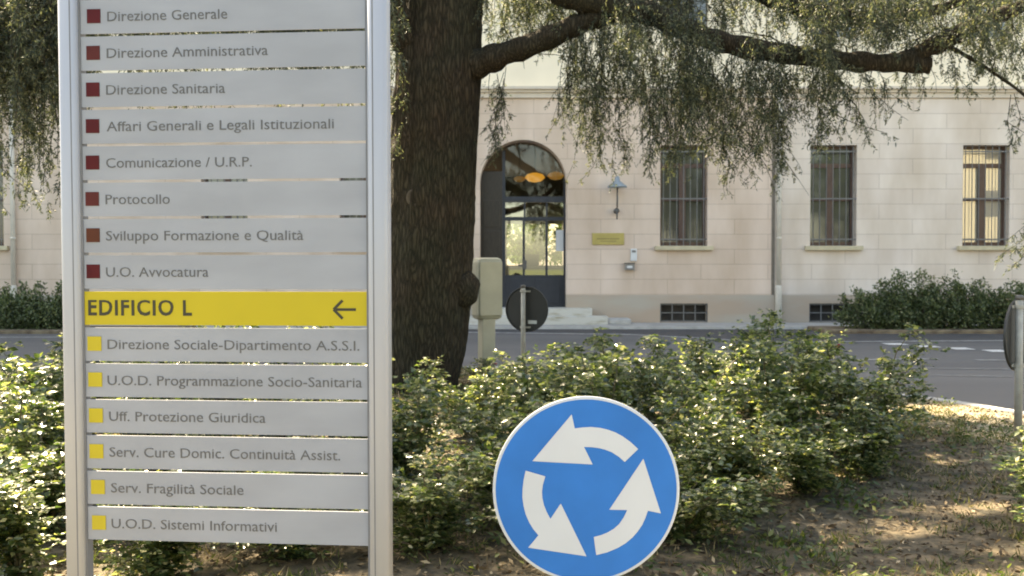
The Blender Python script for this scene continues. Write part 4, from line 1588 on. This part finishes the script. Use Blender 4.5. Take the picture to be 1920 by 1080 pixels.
# courtyard greenery seen through the door
shrub('courtyard_tree', Vector((1.6, 54, 0)), 2.6, 2.0, 5.6, 'green courtyard tree seen through the door glass', 'tree', 21, 5000, .28, M['tree_leaf'], trunk=2.2)


def tree_behind(x, y, h, r_, seed):
    """leafy street trees and a house behind the camera: they stand in the window reflections"""
    e = empty('street_tree', (x, y, 0))
    r = np.random.default_rng(seed)
    tr = MB()
    tr.tube([(0, 0, -.1), (.05, 0, h * .3), (0, .05, h * .6)], [.22, .16, .08], 10)
    tr.build('trunk', M['bark'], e, smooth=True)
    c = r.normal(size=(2600, 3))
    c /= np.linalg.norm(c, axis=1, keepdims=True)
    c *= (r.random((2600, 1)) ** .4) * (1 + .25 * np.sin(c[:, :1] * 5 + seed) * np.cos(c[:, 2:] * 4))
    c = c * np.array([r_, r_, h * .36]) + np.array([0, 0, h * .64])
    v, t = leaf_arrays(c, r.normal(size=c.shape), r.normal(size=c.shape), .45, .3, .15)
    np_mesh('crown', v, t, M['tree_leaf'], e)
    return e


for i, (x, y, h) in enumerate(((-14, -20, 9), (-6, -24, 8), (6.5, -24, 9), (12.5, -22, 11), (18.5, -24, 10.5), (24.5, -21, 11.5))):
    tag(tree_behind(x, y, h, 3.4, 50 + i), 'leafy street tree on the far side of the road behind the viewer', 'tree', 'street trees behind the viewer')
hs = empty('house', (39.5, -22, 0))
tag(hs, 'cream house on the far side of the road behind the viewer', 'house')
o = MB()
o.box(-9, -5, 0, 9, 5, 14)
o.build('wall', mat('cream_house_wall', (0.66, 0.58, 0.40), .9), hs)
o = MB()
for xx in (-6, -2, 2, 6):
    for zz in (1.2, 5.0, 9.0):
        o.box(xx - .6, 5.001, zz, xx + .6, 5.03, zz + 1.8)
o.build('windows', M['dark_room'], hs)
o = MB()
o.prism([(-9.6, 14), (9.6, 14), (0, 17)], 11, lambda a_, b_, t_: Vector((a_, -5.5 + t_, b_ + .002)))
o.build('roof', mat('house_roof_tiles', (0.25, 0.11, 0.07), .9), hs)

# ------------------------------------------------------------------ grass and litter on the island
nc = 8000
an, rr = rng.random(nc) * 2 * math.pi, np.sqrt(rng.random(nc)) * (ISL_R - .25)
x, y = ISL.x + rr * np.cos(an), ISL.y + rr * np.sin(an)
keep = (np.sin(x * 1.9 + 1.3) * np.cos(y * 2.3) + .6 * np.sin(x * 4.1 + y * 3.3) + rng.normal(size=nc) * .5) > .0
x, y = x[keep], y[keep]
per = 22
x = (x[:, None] + rng.normal(size=(len(x), per)) * .032).ravel()
y = (y[:, None] + rng.normal(size=(len(y), per)) * .032).ravel()
z = np.array([island_z(a, c) for a, c in zip(x, y)])
c = np.stack([x, y, z - .004], axis=1)
d = rng.normal(size=c.shape) * .6 + np.array([0, 0, .55])
v, t = leaf_arrays(c, d, unit(len(c)), .025 + .055 * rng.random(len(c)), .006, .1)
tag(np_mesh('grass', v, t, M['grass']), 'thin dry grass growing on the island ground', 'grass', kind='stuff')
n = 52000
an, rr = rng.random(n) * 2 * math.pi, np.sqrt(rng.random(n)) * (ISL_R - .2)
x, y = ISL.x + rr * np.cos(an), ISL.y + rr * np.sin(an)
z = np.array([island_z(a, c) for a, c in zip(x, y)])
c = np.stack([x, y, z + .004 + .008 * rng.random(n)], axis=1)
d = rng.normal(size=c.shape) * np.array([1, 1, .32])
v, t = leaf_arrays(c, d, rng.normal(size=c.shape) * .5 + np.array([0, 0, 1.0]), .016 + .05 * rng.random(n) ** 2, .017, .25)
tag(np_mesh('leaf_litter', v, t, M['litter']), 'fallen brown leaves lying on the island ground', 'leaf litter', kind='stuff')

# low weeds in loose patches on the island
C, D, N = [], [], []
wr = np.random.default_rng(99)
for k in range(900):
    a, q = wr.random() * 2 * math.pi, math.sqrt(wr.random()) * (ISL_R - .4)
    x0, y0 = ISL.x + q * math.cos(a), ISL.y + q * math.sin(a)
    if math.sin(x0 * 1.3 + .5) * math.cos(y0 * 1.1 + 1) + wr.normal() * .4 < -.02:
        continue
    z0 = island_z(x0, y0)
    m_ = int(14 + 40 * wr.random())
    sp_ = .05 + .13 * wr.random()
    off = wr.normal(size=(m_, 3)) * np.array([sp_, sp_, 0])
    off[:, 2] = np.abs(wr.normal(size=m_)) * .035 + .005
    C.append(off + np.array([x0, y0, z0]))
    D.append(wr.normal(size=(m_, 3)) * np.array([1, 1, .4]) + np.array([0, 0, .25]))
    N.append(wr.normal(size=(m_, 3)) * .4 + np.array([0, 0, 1.0]))
C, D, N = np.concatenate(C), np.concatenate(D), np.concatenate(N)
v, t = leaf_arrays(C, D, N, .025 + .035 * wr.random(len(C)), .022, .12)
tag(np_mesh('ground_cover', v, t, M['weeds']), 'low green weeds in patches on the island ground', 'weeds', kind='stuff')
